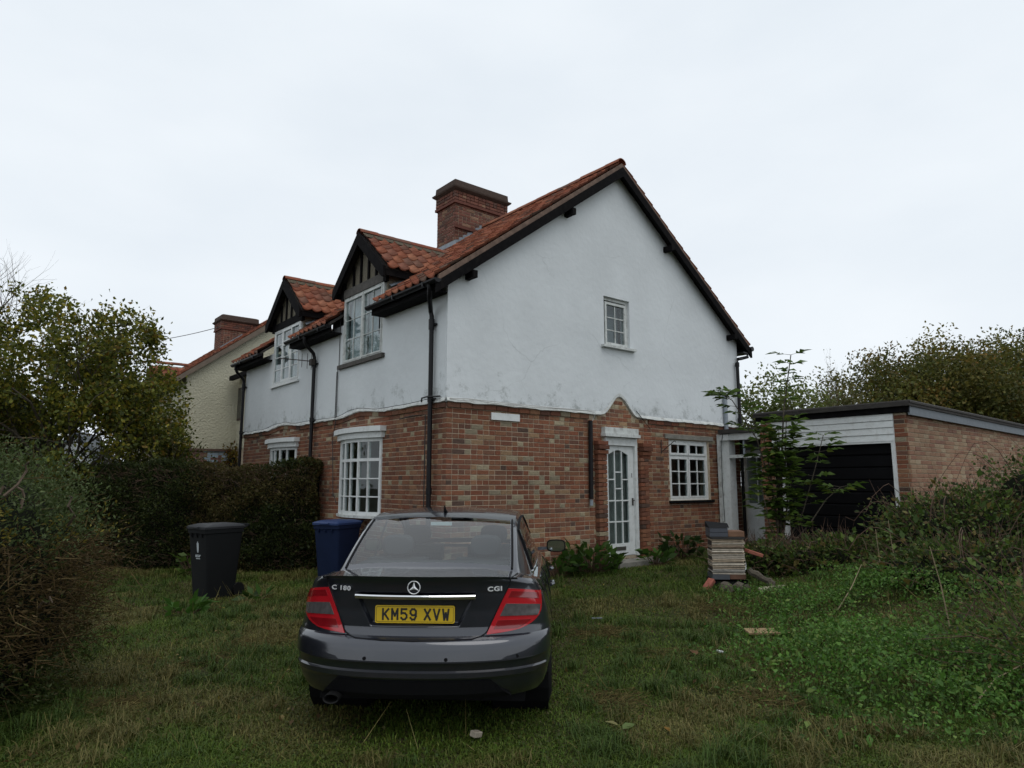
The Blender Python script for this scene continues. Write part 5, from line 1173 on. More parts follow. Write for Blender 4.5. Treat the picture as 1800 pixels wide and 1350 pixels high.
# white outbuilding glimpsed through the tree; overhead wire
ox, oy = -14.1, 22.
sh = empty('outbuilding', (ox, oy, .2), .35, 'pale outbuilding gable glimpsed under the tree on the left', 'outbuilding')
m_ = MB(); m_.prism([(-1.1, -.3), (1.1, -.3), (1.1, 1.75), (0, 3.0), (-1.1, 1.75)], 'y', 0, 3); m_.build('wall', 'render', sh)
m_ = MB(); m_.prism([(-1.25, 1.62), (0, 3.08), (1.25, 1.62), (1.25, 1.70), (0, 3.18), (-1.25, 1.70)], 'y', -.12, 3.1); m_.build('roof', 'greyboard', sh)
m_ = MB(); p0 = np.array((-21, 31.5, 8.3)); cxw, cyw = W2(nb0[0]+2.1, nb0[1]+4.0); p1 = np.array((cxw, cyw, 7.75)); pts = []
for t in np.linspace(0, 1, 16): p = p0*(1-t)+p1*t; p[2] -= .35*4*t*(1-t); pts.append(p)
m_.tube(pts, .014, 5); tag(m_.build('overhead_wire', 'wire'), 'thin overhead wire running to the far brick chimney', 'wire')
# ================================================================= vegetation
def unit(a): return a/np.maximum(1e-9, np.linalg.norm(a, axis=-1, keepdims=True))
def leaf_arrays(P, size, aspect=.55, up=.5, axis=None, spread=1., fold=.12):
    n = len(P); size = np.broadcast_to(np.asarray(size, float), (n,))
    a = rng.normal(size=(n, 3)) if axis is None else unit(axis)+rng.normal(size=(n, 3))*spread
    a = unit(a); nn = unit(rng.normal(size=(n, 3))+np.array([0, 0, up*2.5])); b = unit(np.cross(nn, a)); nn = np.cross(a, b)
    L = size[:, None]; w = L*aspect*.5; V = np.stack([P, P+a*L*.45+b*w+nn*L*fold, P+a*L, P+a*L*.45-b*w+nn*L*fold], 1).reshape(-1, 3)
    return V, np.arange(4*n).reshape(n, 4)
def colmix(n, cols, w, jit=.25):
    cols = np.array(cols); w = np.array(w, float); c = cols[rng.choice(len(cols), n, p=w/w.sum())]
    return c*rng.uniform(1-jit, 1+jit, (n, 1))*np.array([1.12, 1.22, .80])
def seg_arrays(p, q, r0, r1, k=4):
    n = len(p); d = unit(q-p); ref = np.where(np.abs(d[:, 2:3]) > .9, np.array([[1., 0, 0]]), np.array([[0, 0, 1.]])); a = unit(np.cross(d, ref)); b = np.cross(d, a); V = []
    for c, r in ((p, r0), (q, r1)):
        for i in range(k): t = 2*math.pi*i/k; V.append(c+(a*math.cos(t)+b*math.sin(t))*np.asarray(r).reshape(-1, 1))
    V = np.stack(V, 1).reshape(-1, 3); base = (np.arange(n)*2*k)[:, None]
    F = np.concatenate([base+np.array([[i, (i+1) % k, k+(i+1) % k, k+i]]) for i in range(k)], 0); return V, F
def veg(name, V, F, cols, m, parent=None, kind=None, smooth=False, org=(0, 0, 0)):
    me = mesh_np(name, np.asarray(V)-np.array(org), F, cols, smooth); me.materials.append(M[m] if isinstance(m, str) else m)
    o = link(bpy.data.objects.new(name, me), parent)
    if kind: o['kind'] = kind
    return o
class Tree:
    def __init__(s): s.seg = []; s.tips = []
    def grow(s, p, d, L, r, depth, spread=.7, up=.15, nseg=5, kids=(2, 4), wob=.18, shrink=.66):
        p = np.array(p, float); d = unit(np.array(d, float)); st = L/nseg
        for i in range(nseg):
            d = unit(d+rng.normal(0, wob, 3)+np.array([0, 0, up*.3])); q = p+d*st; ra = r*(1-.55*i/nseg); rb = r*(1-.55*(i+1)/nseg); s.seg.append((p, q, ra, rb))
            if depth > 0 and i >= 1:
                for _ in range(int(rng.integers(kids[0], kids[1]+1)) if i == nseg-1 else int(rng.random() < .75)):
                    e = unit(d+rng.normal(0, spread, 3)+np.array([0, 0, up])); s.grow(q, e, L*shrink*rng.uniform(.75, 1.15), rb*.72, depth-1, spread, up, max(3, nseg-1), kids, wob, shrink)
            if depth <= 1: s.tips.append((q, d, depth))
            p = q
    def wood(s, name, parent, m, org, k=5):
        a = np.array([x[0] for x in s.seg]); b = np.array([x[1] for x in s.seg]); V, F = seg_arrays(a, b, np.array([x[2] for x in s.seg]), np.array([x[3] for x in s.seg]), k)
        return veg(name, V, F, None, m, parent, smooth=True, org=org)
def ell_points(n, c, r, p=2.4, shell=.55, zmin=None, bump=.18, bs=1.3):
    """points in the outer part of a lumpy superellipsoid"""
    d = unit(rng.normal(size=(n, 3))); k = (np.abs(d)**p).sum(1)**(-1/p); lump = 1+bump*(2*noise2(d[:, 0]*bs*3+c[0]*1.7+d[:, 2]*2, d[:, 1]*bs*3+c[1])-1)+.5*bump*(2*noise2(d[:, 0]*bs*8+4, d[:, 2]*bs*8+d[:, 1]*5)-1)
    t = 1-(1-shell)*rng.random(n)**1.6; t = t*(1+.06*rng.normal(size=n)); P = d*(k*lump*t)[:, None]*np.array(r)+np.array(c); return P, d
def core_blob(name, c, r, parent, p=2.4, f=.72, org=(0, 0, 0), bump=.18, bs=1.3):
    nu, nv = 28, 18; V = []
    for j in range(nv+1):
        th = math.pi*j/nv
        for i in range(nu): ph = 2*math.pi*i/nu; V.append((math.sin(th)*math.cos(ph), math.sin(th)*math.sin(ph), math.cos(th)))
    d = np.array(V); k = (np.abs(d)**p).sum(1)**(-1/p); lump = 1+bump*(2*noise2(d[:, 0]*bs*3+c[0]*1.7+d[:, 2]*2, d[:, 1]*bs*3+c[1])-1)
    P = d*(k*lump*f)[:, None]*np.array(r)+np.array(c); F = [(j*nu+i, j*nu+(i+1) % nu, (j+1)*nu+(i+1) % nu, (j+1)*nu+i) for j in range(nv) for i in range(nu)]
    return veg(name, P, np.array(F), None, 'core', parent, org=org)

def bush(name, label, cat, c, r, n, size, cols, w, twigs=0, tw_col='bark2', p=2.4, shell=.5, core=.7, zlo=None, aspect=.5, up=.35, group=None, bump=.2, jit=.3, twl=.25, base=None, canes=0):
    bz = float(H(c[0], c[1])) if base is None else base
    o = empty(name, (c[0], c[1], bz), 0, label, cat, group); org = (c[0], c[1], bz)
    P, d = ell_points(n, c, r, p, shell, bump=bump); g = H(P[:, 0], P[:, 1]); k = P[:, 2] > g-.02; P = P[k]; d = d[k]
    V, F = leaf_arrays(P, size*rng.uniform(.6, 1.3, len(P)), aspect, up, axis=d, spread=.9); cc = colmix(len(P), cols, w, jit)
    veg('foliage', V, F, cc, 'leaf', o, org=org)
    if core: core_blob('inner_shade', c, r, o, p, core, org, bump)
    if twigs:
        P, d = ell_points(twigs, c, r, p, .6, bump=bump); g = H(P[:, 0], P[:, 1]); k = P[:, 2] > g; P = P[k]; d = d[k]
        q = P+unit(d+rng.normal(0, .6, P.shape)+np.array([0, 0, .25]))*(twl*rng.uniform(.4, 1.2, (len(P), 1))); V, F = seg_arrays(P, q, np.full(len(P), .005), np.full(len(P), .002), 3)
        veg('twigs', V, F, None, tw_col, o, 'stuff', org=org)
    if canes:
        n2 = int(n*.05); P, d = ell_points(n2, c, r, p, .7, bump=bump); g = H(P[:, 0], P[:, 1]); k = P[:, 2] > g; P = P[k]; d = d[k]
        V, F = leaf_arrays(P, size*rng.uniform(1.3, 2.3, len(P)), .65, .7, axis=d, spread=.6); veg('broad_leaves', V, F, colmix(len(P), [(.07,.11,.03),(.10,.14,.04),(.05,.08,.025),(.14,.10,.04)], [4, 3, 4, 1], .25), 'leaf', o, 'stuff', org=org)
        for k in range(canes):
            a = rng.uniform(2.6, 6.8); p0 = np.array((c[0]+.5*r[0]*math.cos(a), c[1]+.5*r[1]*math.sin(a), bz+.1)); dv = np.array((math.cos(a)*.8, math.sin(a)*.8, 0)); Lc = rng.uniform(.7, 1.3)*max(r[0], .6); hh = c[2]+r[2]*rng.uniform(.7, 1.15)-bz; m_ = MB(org)
            m_.tube([p0+dv*Lc*t+np.array((0, 0, hh*math.sin(min(1, t*1.15)*math.pi*.82)))+rng.normal(0, .012, 3) for t in np.linspace(0, 1, 9)], [.006-.0004*i for i in range(9)], 4); m_.build('cane', 'bark2', o)
    # a few woody stems down to the ground
    for k in range(5):
        m_ = MB(org)
        a = rng.uniform(0, 6.28); b0 = (c[0]+.25*r[0]*math.cos(a), c[1]+.25*r[1]*math.sin(a), bz-.05); b1 = (c[0]+.6*r[0]*math.cos(a), c[1]+.6*r[1]*math.sin(a), max(bz+.2, c[2]+.3*r[2])); m_.tube([b0, b1], [.02+.01*r[2], .008], 6); m_.build('stem', 'bark', o)
    return o

# ---- broad tree on the left, yellowing leaves, behind the hedge
tb = (-9.95, 14.4, float(H(-9.95, 14.4)))
lt = empty('garden_tree', tb, 0, 'spreading garden tree with yellowing leaves behind the hedge on the left', 'tree')
T = Tree()
for d, L, r in (((.75, -.3, .55), 2.0, .10), ((.35, -.2, .9), 2.2, .11), ((-.35, .1, .9), 2.1, .10), ((.9, .1, .28), 1.9, .08), ((-.8, -.2, .5), 1.9, .09), ((.1, .5, .8), 2.0, .09), ((.3, -.5, .75), 2.0, .08), ((.95, -.15, .22), 1.9, .06), ((.6, -.6, .25), 1.7, .06), ((-.9, -.3, .2), 1.8, .06), ((.95, .3, .35), 2.0, .06)):
    T.grow(tb, d, L*1.17, r, 4, .62, .12, 5, (2, 3), .16, .70)
tc_ = np.array((-10.35, 14.4, 2.5)); 
def inside(q, g=1.): e = (np.array(q)-tc_)/np.array((3.25, 2.7, 4.0)); return (e**2).sum() < g
T.seg = [s for s in T.seg if inside(s[1], 1.08)]; T.tips = [t for t in T.tips if inside(t[0], 1.)]
T.wood('trunk', lt, 'bark', tb)
tp = np.array([t[0] for t in T.tips]); td = np.array([t[1] for t in T.tips]); print('tree tips', len(tp), len(T.seg))
k = rng.integers(0, len(tp), 60000); P = tp[k]+rng.normal(0, .10, (len(k), 3)); low = rng.random(len(P)) < .0; keep = noise2(P[:, 0]*1.6, P[:, 2]*1.6+P[:, 1]) > .18; keep &= ~((P[:, 2] < 2.7) & (P[:, 0] > -9.75) & (P[:, 0] < -8.8) & (rng.random(len(P)) < .85)); P = P[keep]; k = k[keep]
V, F = leaf_arrays(P, rng.uniform(.06, .125, len(P)), .62, .1, axis=td[k]+np.array([0, 0, -.5]), spread=.9); yl = noise2(P[:, 0]*1.1+3, P[:, 2]*1.1)
cc = colmix(len(P), [(.125,.122,.024),(.082,.09,.021),(.21,.165,.03),(.05,.058,.018),(.165,.10,.028)], [8, 9, 5, 6, 2], .3)
veg('crown', V, F, cc, 'leaf', lt, org=tb)
# ---- bare tree at the left edge
tb = (-12.3, 15.2, float(H(-12.3, 15.2))); bt = empty('bare_tree', tb, 0, 'bare leafless tree whose twigs rise above the yellowing tree at the left edge', 'tree'); T = Tree()
T.grow(tb, (.02, 0, 1), 3.6, .12, 0, nseg=5, wob=.05)
for d in ((.5, 0, 1), (.28, .1, 1), (.75, -.2, .8), (-.5, 0, 1)): T.grow((tb[0], tb[1], tb[2]+3.3), d, 1.9, .045, 3, .55, .25, 5, (2, 3), .12, .62)
T.wood('trunk_and_branches', bt, 'bark', tb, 4)
# ---- dark evergreen behind the tree
bush('evergreen_shrub', 'dark evergreen shrub behind the yellowing tree at the left edge', 'shrub', (-13.4, 17.0, 1.9), (2.15, 1.5, 2.2), 16000, .11, [(.016,.028,.010),(.010,.018,.008),(.024,.036,.014)], [5, 5, 2], 0, core=.85)
bush('privet_shrub', 'dull green shrub under the yellowing tree beside the pale gable', 'shrub', (-8.75, 16.2, 1.3), (1.4, 1., 1.65), 15000, .085, [(.06,.065,.018),(.085,.085,.02),(.04,.045,.015)], [5, 3, 4], 300, core=.5)
# ---- clipped hedge behind the bins
hb = (-6.6, 13.5, .05); hd = empty('garden_hedge', hb, 0, 'dark clipped garden hedge behind the two wheeled bins', 'hedge')
def hedge_front(X): return 12.75+.28*noise2(X*1.2, 4.)+.25*np.clip((-6-X)*.05, -1, 1)
def hedge_top(X): return 1.84+.16*noise2(X*1.5, 9.)+.10*noise2(X*4, 2.)-.35*sm(-4.3, -3.55, X)*0+.12*np.clip(-(X+7)*.3, -1, 1)*-1
n = 95000; X = rng.uniform(-9.9, -3.62, n); t = rng.random(n); topm = t < .25; fr = hedge_front(X); tp_ = hedge_top(X); end = (t > .9)
Z = np.where(topm, tp_-.22*rng.random(n)**2, rng.uniform(.02, 1, n)*tp_); Yf = fr+.05*np.abs(rng.normal(size=n))+.30*(noise2(X*2.3, Z*2.6)-.5)+.14*(noise2(X*7, Z*7)-.5)-.1*np.sin(np.clip(Z/tp_, 0, 1)*3.14)+.25*sm(.8, 1, Z/tp_); Y = np.where(topm, rng.uniform(0, 1.1, n)+fr, Yf)
X = np.where(end, -3.62-.25*rng.random(n)**2-.15*noise2(Y*3, Z*3), X); Y = np.where(end, 12.9+rng.random(n)*1.0, Y)
Z = np.where(topm, Z+.10*(noise2(X*5, Y*5)-.5), Z); P = np.stack([X, Y, Z], 1)
V, F = leaf_arrays(P, rng.uniform(.022, .05, n)*np.where(rng.random(n) < .25, 1.7, 1), .5, .3, axis=np.broadcast_to(np.array([0, -.8, .4]), (n, 3)), spread=1.); br = noise2(X*.9+2, Z*1.3); gn = noise2(X*2.2, Z*2.)
cc = np.where((br+.25*rng.random(n) > .78)[:, None], colmix(n, [(.075,.051,.027),(.063,.054,.024)], [1, 1]), colmix(n, [(.030,.039,.015),(.045,.054,.02),(.021,.027,.012),(.068,.066,.027)], [6, 4, 5, 1.2], .35))
veg('foliage', V, F, cc, 'leaf', hd, org=hb)
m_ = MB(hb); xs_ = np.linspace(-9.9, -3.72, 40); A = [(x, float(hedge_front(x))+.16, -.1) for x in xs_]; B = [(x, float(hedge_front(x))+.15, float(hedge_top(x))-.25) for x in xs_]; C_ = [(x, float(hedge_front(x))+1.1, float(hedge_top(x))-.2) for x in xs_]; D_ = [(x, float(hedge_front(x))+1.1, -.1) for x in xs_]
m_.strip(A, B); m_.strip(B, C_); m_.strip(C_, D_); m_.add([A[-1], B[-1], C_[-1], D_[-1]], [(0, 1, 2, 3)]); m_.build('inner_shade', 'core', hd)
P = np.stack([rng.uniform(-9.5, -3.7, 2600), np.zeros(2600), rng.uniform(.05, 1.95, 2600)], 1); P[:, 1] = hedge_front(P[:, 0])+.03; q = P+unit(np.stack([rng.normal(0, 1, 2600), -.5-rng.random(2600), rng.normal(.6, .8, 2600)], 1))*rng.uniform(.06, .22, (2600, 1))
V, F = seg_arrays(P, q, np.full(2600, .004), np.full(2600, .0018), 3); veg('twigs', V, F, None, 'bark2', hd, 'stuff', org=hb)

# ---- near shrub at the left edge: green top, brown twiggy waist
c = (-4.92, 4.9, .85); r = (1.62, 1.6, 1.13); sb = (c[0], c[1], 0.); ls = empty('overgrown_shrub', sb, 0, 'large overgrown shrub at the left edge, green above and brown twigs below', 'shrub')
P, d = ell_points(170000, c, r, 3., .62, bump=.09, bs=1.6); k = (P[:, 2] > H(P[:, 0], P[:, 1])-.02) & (P[:, 1] < 8); P = P[k]; d = d[k]; hz = P[:, 2]+.25*(noise2(P[:, 0]*3, P[:, 1]*3)-.5)
wgt = np.where(hz > 1.2, 1., np.where(hz > .42, .62, .95)); k = rng.random(len(P)) < wgt; P = P[k]; d = d[k]; hz = hz[k]; n = len(P)
V, F = leaf_arrays(P, rng.uniform(.018, .048, n), .4, .2, axis=d+np.array([0, 0, .6]), spread=.8)
cg = colmix(n, [(.058,.078,.036),(.078,.098,.05),(.040,.054,.024),(.10,.115,.07)], [5, 4, 4, 1.5], .3); cbz = colmix(n, [(.085,.052,.028),(.062,.042,.022),(.05,.055,.022)], [3, 3, 2]); cd = colmix(n, [(.035,.046,.016),(.05,.06,.021),(.07,.058,.028)], [4, 3, 1])
yel = (np.abs(hz-1.32) < .13) & (noise2(P[:, 0]*4, P[:, 1]*4+P[:, 2]*3) > .55) & (rng.random(n) < .45); cc = np.where((hz > 1.15)[:, None], cg, np.where((hz > .42)[:, None], cbz, cd)); cc[yel] = colmix(int(yel.sum()), [(.16,.12,.03)], [1])
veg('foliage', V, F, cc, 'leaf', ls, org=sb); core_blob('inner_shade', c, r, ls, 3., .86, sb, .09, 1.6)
n = 22000; P, d = ell_points(n, c, r, 3., .8, bump=.09, bs=1.6); k = (P[:, 2] > .02) & (rng.random(n) < np.where((P[:, 2] > .35) & (P[:, 2] < 1.25), 1, .12)); P = P[k]; d = d[k]
q = P+unit(d*np.array([1, 1, .3])+rng.normal(0, .55, P.shape))*rng.uniform(.04, .20, (len(P), 1)); V, F = seg_arrays(P, q, np.full(len(P), .0036), np.full(len(P), .0014), 3)
cc = np.repeat(colmix(len(P), [(.090,.055,.037),(.065,.040,.028),(.14,.095,.065),(.045,.028,.02)], [5, 5, 2, 4], .25), 1, 0); cc = np.concatenate([cc]*3, 0)
M['twigcol'] = leafmat('dead_twig', 0, .9, .1); veg('dead_twigs', V, F, cc, 'twigcol', ls, org=sb)
_dw = mat('pale_dead_wood', (.095, .068, .046), .9, .3)
for k in range(9):
    m_ = MB(sb)
    z = rng.uniform(.5, 1.9); y = rng.uniform(3.9, 5.3); x = -3.4+rng.uniform(-.25, .15); p = np.array((x, y, z)); dd = np.array((rng.uniform(-.2, .5), rng.uniform(-.5, .3), rng.uniform(-.2, .8))); pts = [p+dd*t*.45+rng.normal(0, .02, 3)+np.array((0, 0, -.12*t*t)) for t in np.linspace(0, 1, 5)]; m_.tube(pts, [.010, .009, .008, .006, .004], 5); m_.build('snapped_branch', _dw, ls)

# ---- autumn trees and bushes behind the garage
def crown_tree(name, label, base, c, r, clumps, per, cs, size, cols, w, limb=10):
    o = empty(name, base, 0, label, 'tree'); C_, d = ell_points(clumps, c, r, 2.2, .35, bump=.13); k = C_[:, 2] > base[2]+.3; C_ = C_[k]; n = len(C_)*per
    P = np.repeat(C_, per, 0)+np.clip(rng.normal(0, 1, (n, 3)), -1.5, 1.5)*cs; tone_ = np.repeat(rng.uniform(.7, 1.25, len(C_)), per)[:, None]; pick_ = np.repeat(rng.choice(len(cols), len(C_), p=np.array(w)/sum(w)), per)
    cc = np.array(cols)[pick_]*.65+.35*colmix(n, cols, w, .2); V, F = leaf_arrays(P, size*rng.uniform(.6, 1.35, n), .6, .2); veg('crown', V, F, cc*tone_*rng.uniform(.8, 1.2, (n, 1)), 'leaf', o, org=base)
    T = Tree(); top = np.array(c)
    for _ in range(limb):
        a = rng.uniform(0, 6.28); T.grow(base, (math.cos(a)*.55*r[0]/r[2], math.sin(a)*.5, 1), (c[2]+r[2]-base[2])*.5, .10, 2, .5, .3, 5, (2, 3), .10, .5)
    T.wood('trunk', o, 'bark', base); return o
AUT = [(.10,.10,.024),(.14,.115,.026),(.075,.085,.022),(.18,.10,.026),(.16,.135,.03),(.055,.066,.020)]
crown_tree('autumn_tree', 'big round autumn tree, green turning rusty brown, behind the garage', (16.3, 24.5, .3), (16.3, 24.5, 3.2), (4.7, 3.4, 3.3), 1300, 110, .34, .125, AUT, [8, 6, 8, 3, 2, 7])
crown_tree('dark_tree', 'darker upright tree at the right edge beyond the round autumn tree', (20.6, 26.5, .3), (20.6, 26.5, 3.9), (2.3, 2.2, 3.4), 330, 110, .30, .13, [(.036,.05,.02),(.055,.07,.024),(.026,.035,.016)], [5, 4, 4])
crown_tree('light_green_shrub', 'loose light green shrub between house corner and garage roof', (7.3, 18.6, .5), (7.3, 18.6, 2.9), (1.5, 1.1, 1.75), 230, 50, .2, .10, [(.12,.15,.04),(.09,.11,.03),(.15,.15,.05)], [5, 5, 2], 6)
crown_tree('scrub_bush', 'brownish scrub bush peeping over the garage roof, left of the big autumn tree', (10.4, 20.8, .5), (10.4, 20.8, 2.2), (2.2, 1.2, 2.15), 230, 60, .25, .11, [(.10,.10,.035),(.13,.10,.05),(.085,.10,.035)], [5, 4, 4], 6)
for (x, y, h, lab) in ((9.3, 20.2, 3.6, 'thin bare sapling above the garage roof, nearest the house'), (10.3, 21., 4.1, 'thin bare sapling above the garage roof, nearest the big autumn tree')):
    bz = .5; o = empty('bare_sapling', (x, y, bz), 0, lab, 'tree', 'bare saplings behind the garage'); T = Tree(); T.grow((x, y, bz), (.03, 0, 1), h*.62, .05, 3, .32, .45, 6, (2, 3), .07, .55); T.wood('stem_and_twigs', o, 'bark', (x, y, bz), 4)
    tpx = np.array([t[0] for t in T.tips]); kk = rng.integers(0, len(tpx), 220); P = tpx[kk]+rng.normal(0, .04, (220, 3)); V, F = leaf_arrays(P, rng.uniform(.04, .09, 220), .6, 0); veg('leaves', V, F, colmix(220, [(.08,.08,.025),(.10,.07,.03)], [1, 1]), 'leaf', o, org=(x, y, bz))

# ---- brambles and nettles on the bank in front of the garage
BG_ = [(.046,.070,.024),(.070,.10,.032),(.030,.042,.018),(.12,.098,.046),(.105,.14,.042),(.135,.09,.05)]
for (c, r, n, lab) in (((6.35, 9.75, .78), (1.15, .95, .74), 17000, 'bramble bush on the bank in front of the right garage corner'), ((7.9, 9.5, 1.0), (1.35, 1.1, 1.05), 16000, 'tallest bramble bush on the bank at the right edge, below the garage wall'),
   ((4.95, 10.5, .46), (1.05, .75, .36), 13000, 'low bramble bush under the black garage door'), ((4.0, 10.9, .40), (.75, .55, .32), 8000, 'low weedy bush at the foot of the elder sapling'), ((5.6, 8.4, .45), (1.2, .9, .55), 13000, 'bramble mound lower on the bank, left of the tall bramble'), ((7.2, 7.6, .7), (1.3, 1.0, .75), 12000, 'bramble mound at the right edge, lower than the tallest bramble')):
    o = bush('bramble_bush', lab, 'bush', c, r, n, .062, BG_, [7, 6, 6, 3, 2.5, 2], 900, 'bark2', 2.3, .45, .78, group='brambles on the bank', bump=.26, twl=.3, aspect=.6, canes=7)
# near twiggy bramble, bottom right corner
bush('twiggy_bramble', 'thin twiggy bramble in the bottom right corner', 'bush', (4.35, 5.3, .35), (1.0, .9, .62), 9000, .045, BG_, [5, 6, 4, 3, 3, 3], 260, 'bark2', 2.2, .2, .0, bump=.3, twl=.5)

# ---- elder sapling in front of the garage's left pier
eb = (4.45, 11.55, float(H(4.45, 11.55))); el_ = empty('elder_sapling', eb, 0, 'tall leggy elder sapling growing in front of the garage pier', 'sapling'); segs = []; LP = []; LA = []
def stem(p, pts, r):
    pts = [np.array(x, float) for x in pts]; out = []
    for i in range(len(pts)-1):
        for k in range(6): t0, t1 = k/6, (k+1)/6; a = pts[i]*(1-t0)+pts[i+1]*t0; b = pts[i]*(1-t1)+pts[i+1]*t1; segs.append((a, b, r*(1-.6*(i+t0)/(len(pts)-1)), r*(1-.6*(i+t1)/(len(pts)-1)))); out.append((b, unit(b-a)))
    return out
stems_ = [[eb, (4.50, 11.5, 1.7), (4.62, 11.5, 2.9), (4.80, 11.5, 3.85)], [eb, (4.35, 11.45, 1.5), (4.12, 11.45, 2.4), (3.72, 11.4, 3.05), (3.5, 11.4, 3.18)], [eb, (4.55, 11.4, 1.3), (4.55, 11.35, 2.3), (4.60, 11.35, 2.75)],
  [eb, (4.8, 11.4, 1.2), (5.0, 11.3, 1.9), (5.15, 11.25, 2.45)], [eb, (4.85, 11.3, 1.0), (5.1, 11.2, 1.4), (5.3, 11.1, 1.6)], [eb, (4.2, 11.3, 1.0), (4.05, 11.2, 1.7)]]
for k in range(9):
    a = rng.uniform(2.4, 7.2); rr_ = rng.uniform(.04, .26); hh = rng.uniform(1.3, 2.7); stems_.append([eb, (eb[0]+.5*rr_*math.cos(a), eb[1]+.4*rr_*math.sin(a)-.1, eb[2]+hh*.5), (eb[0]+rr_*math.cos(a), eb[1]+.6*rr_*math.sin(a)-.15, eb[2]+hh*.85)])
for sidx, sp in enumerate(stems_):
    pr_ = stem(None, sp, .022 if sidx == 0 else .015); nn = len(pr_)
    for i, (b, dd) in enumerate(pr_):
        if i < 2: continue
        if (i % 3 != 2 and sidx != 4) or i > nn-5:
            a0 = rng.uniform(0, 6.28)
            for s_ in (0, math.pi):
                an_ = a0+s_; out_ = unit(np.array((math.cos(an_), math.sin(an_), .35))); Lr = rng.uniform(.16, .28); e_ = b+out_*Lr+np.array((0, 0, -.03)); segs.append((b, e_, .004, .002)); sd_ = unit(np.cross(out_, (0, 0, 1)))
                for t, q in ((.45, 1), (.45, -1), (.75, 1), (.75, -1), (1., 0)): LP.append(b+(e_-b)*t); LA.append(unit(out_*.7+sd_*q*.9+np.array((0, 0, -.25))))
P = np.array(LP); V, F = leaf_arrays(P, rng.uniform(.13, .22, len(P)), .42, .9, axis=np.array(LA), spread=.12); veg('leaves', V, F, colmix(len(P), [(.065,.105,.026),(.085,.13,.032),(.05,.078,.022),(.15,.17,.045)], [5, 4, 4, 1.2], .25), 'leaf', el_, org=eb)
V, F = seg_arrays(np.array([s[0] for s in segs]), np.array([s[1] for s in segs]), np.array([s[2] for s in segs]), np.array([s[3] for s in segs]), 5); veg('stems', V, F, None, 'bark', el_, org=eb)

# ---- broad-leaved plants at the foot of the gable wall
def dock(x, y, n, s, label, cols, h=.25, name='broad_leaved_plant'):
    z = float(H(x, y)); o = empty(name, (x, y, z), 0, label, 'plant', 'plants along the gable foot'); a = rng.uniform(0, 6.28, n); rr = rng.random(n)**.5*s; P = np.stack([x+rr*np.cos(a), y+rr*np.sin(a), z+rng.uniform(.02, h, n)], 1)
    ax_ = np.stack([np.cos(a), np.sin(a), rng.uniform(.0, .9, n)], 1); V, F = leaf_arrays(P, rng.uniform(.11, .24, n), .5, .6, axis=ax_, spread=.3, fold=.08); veg('leaves', V, F, colmix(n, cols, [1]*len(cols), .25), 'leaf', o, org=(x, y, z))
    sp = np.stack([np.full(n, x)+rr*.3*np.cos(a), np.full(n, y)+rr*.3*np.sin(a), np.full(n, z-.03)], 1); V, F = seg_arrays(sp, P, np.full(n, .005), np.full(n, .003), 4); veg('stalks', V, F, None, 'bark2', o, org=(x, y, z))
GN = [(.035,.07,.018),(.05,.095,.022),(.028,.05,.014)]
dock(1.25, 11.15, 210, .45, 'big leafy green plant left of the front door step', GN, .38)
dock(.70, 10.95, 70, .30, 'leafy plant at the wall foot just right of the car', GN, .3)
dock(2.45, 11.9, 50, .24, 'small leafy plant right of the front door step', GN, .22)
dock(3.05, 12.6, 90, .36, 'dark leafy plant under the kitchen window', [(.02,.04,.014),(.03,.05,.016)], .35)
dock(-4.12, 8.9, 34, .24, 'bright green rosette weed in the grass before the black bin', [(.04,.09,.02),(.055,.11,.025)], .12, 'rosette_weed')
dock(-3.55, 9.75, 16, .15, 'small leafy weed at the right foot of the black bin', GN, .12, 'rosette_weed')
dock(-2.35, 9.0, 25, .16, 'small bright weed left of the car tail light', [(.05,.11,.025)], .16, 'rosette_weed')
dock(-5.6, 12.35, 40, .3, 'pale green weed at the hedge foot, left of the black bin', [(.06,.09,.025),(.045,.07,.02)], .4, 'hedge_weed')
yx, yy = W2(1.52, 14.8); bush('yellow_climber', 'yellowing climber in the corner of the cream house', 'climber', (yx, yy, 2.1), (.3, .3, .75), 900, .11, [(.16,.10,.02),(.10,.08,.02),(.14,.06,.02)], [3, 2, 1], 40, core=.5, base=.2)

# ---- dry stalks
def stalk(pts, label, r=.007):
    m_ = MB(); m_.tube(pts, [r*(1-.5*i/(len(pts)-1)) for i in range(len(pts))], 5); tag(m_.build('dry_stalk', M['straw']), label, 'stalk', 'dry stalks on the bank')
M['straw'] = mat('dry_straw', (.27, .21, .13), .9, .2)
gzv = lambda x, y, dz: (x, y, float(H(x, y))+dz)
stalk([gzv(4.62, 8.75, 0), gzv(4.60, 8.75, .35), gzv(4.57, 8.72, .62)], 'left of the two upright pale dry stalks below the garage jamb')
stalk([gzv(4.80, 8.7, 0), gzv(4.75, 8.7, .4), gzv(4.70, 8.65, .72)], 'right of the two upright pale dry stalks below the garage jamb')
stalk([gzv(3.55, 7.7, .05), gzv(3.75, 7.75, .25), gzv(3.9, 7.8, .45)], 'slanting pale dry stalk rising from the green weeds')
stalk([gzv(6.1, 8.0, .3), gzv(6.08, 8.0, .6), gzv(6.05, 8.0, .85)], 'short upright dry stalk right of the bramble mound')
stalk([gzv(3.2, 5.0, .05), gzv(3.45, 5.1, .22), gzv(3.75, 5.2, .30)], 'dry stalk leaning over in the bottom right corner')
stalk([gzv(3.9, 6.3, .2), gzv(3.85, 6.3, .6), gzv(3.75, 6.25, .95)], 'tall thin dry stalk at the right edge')

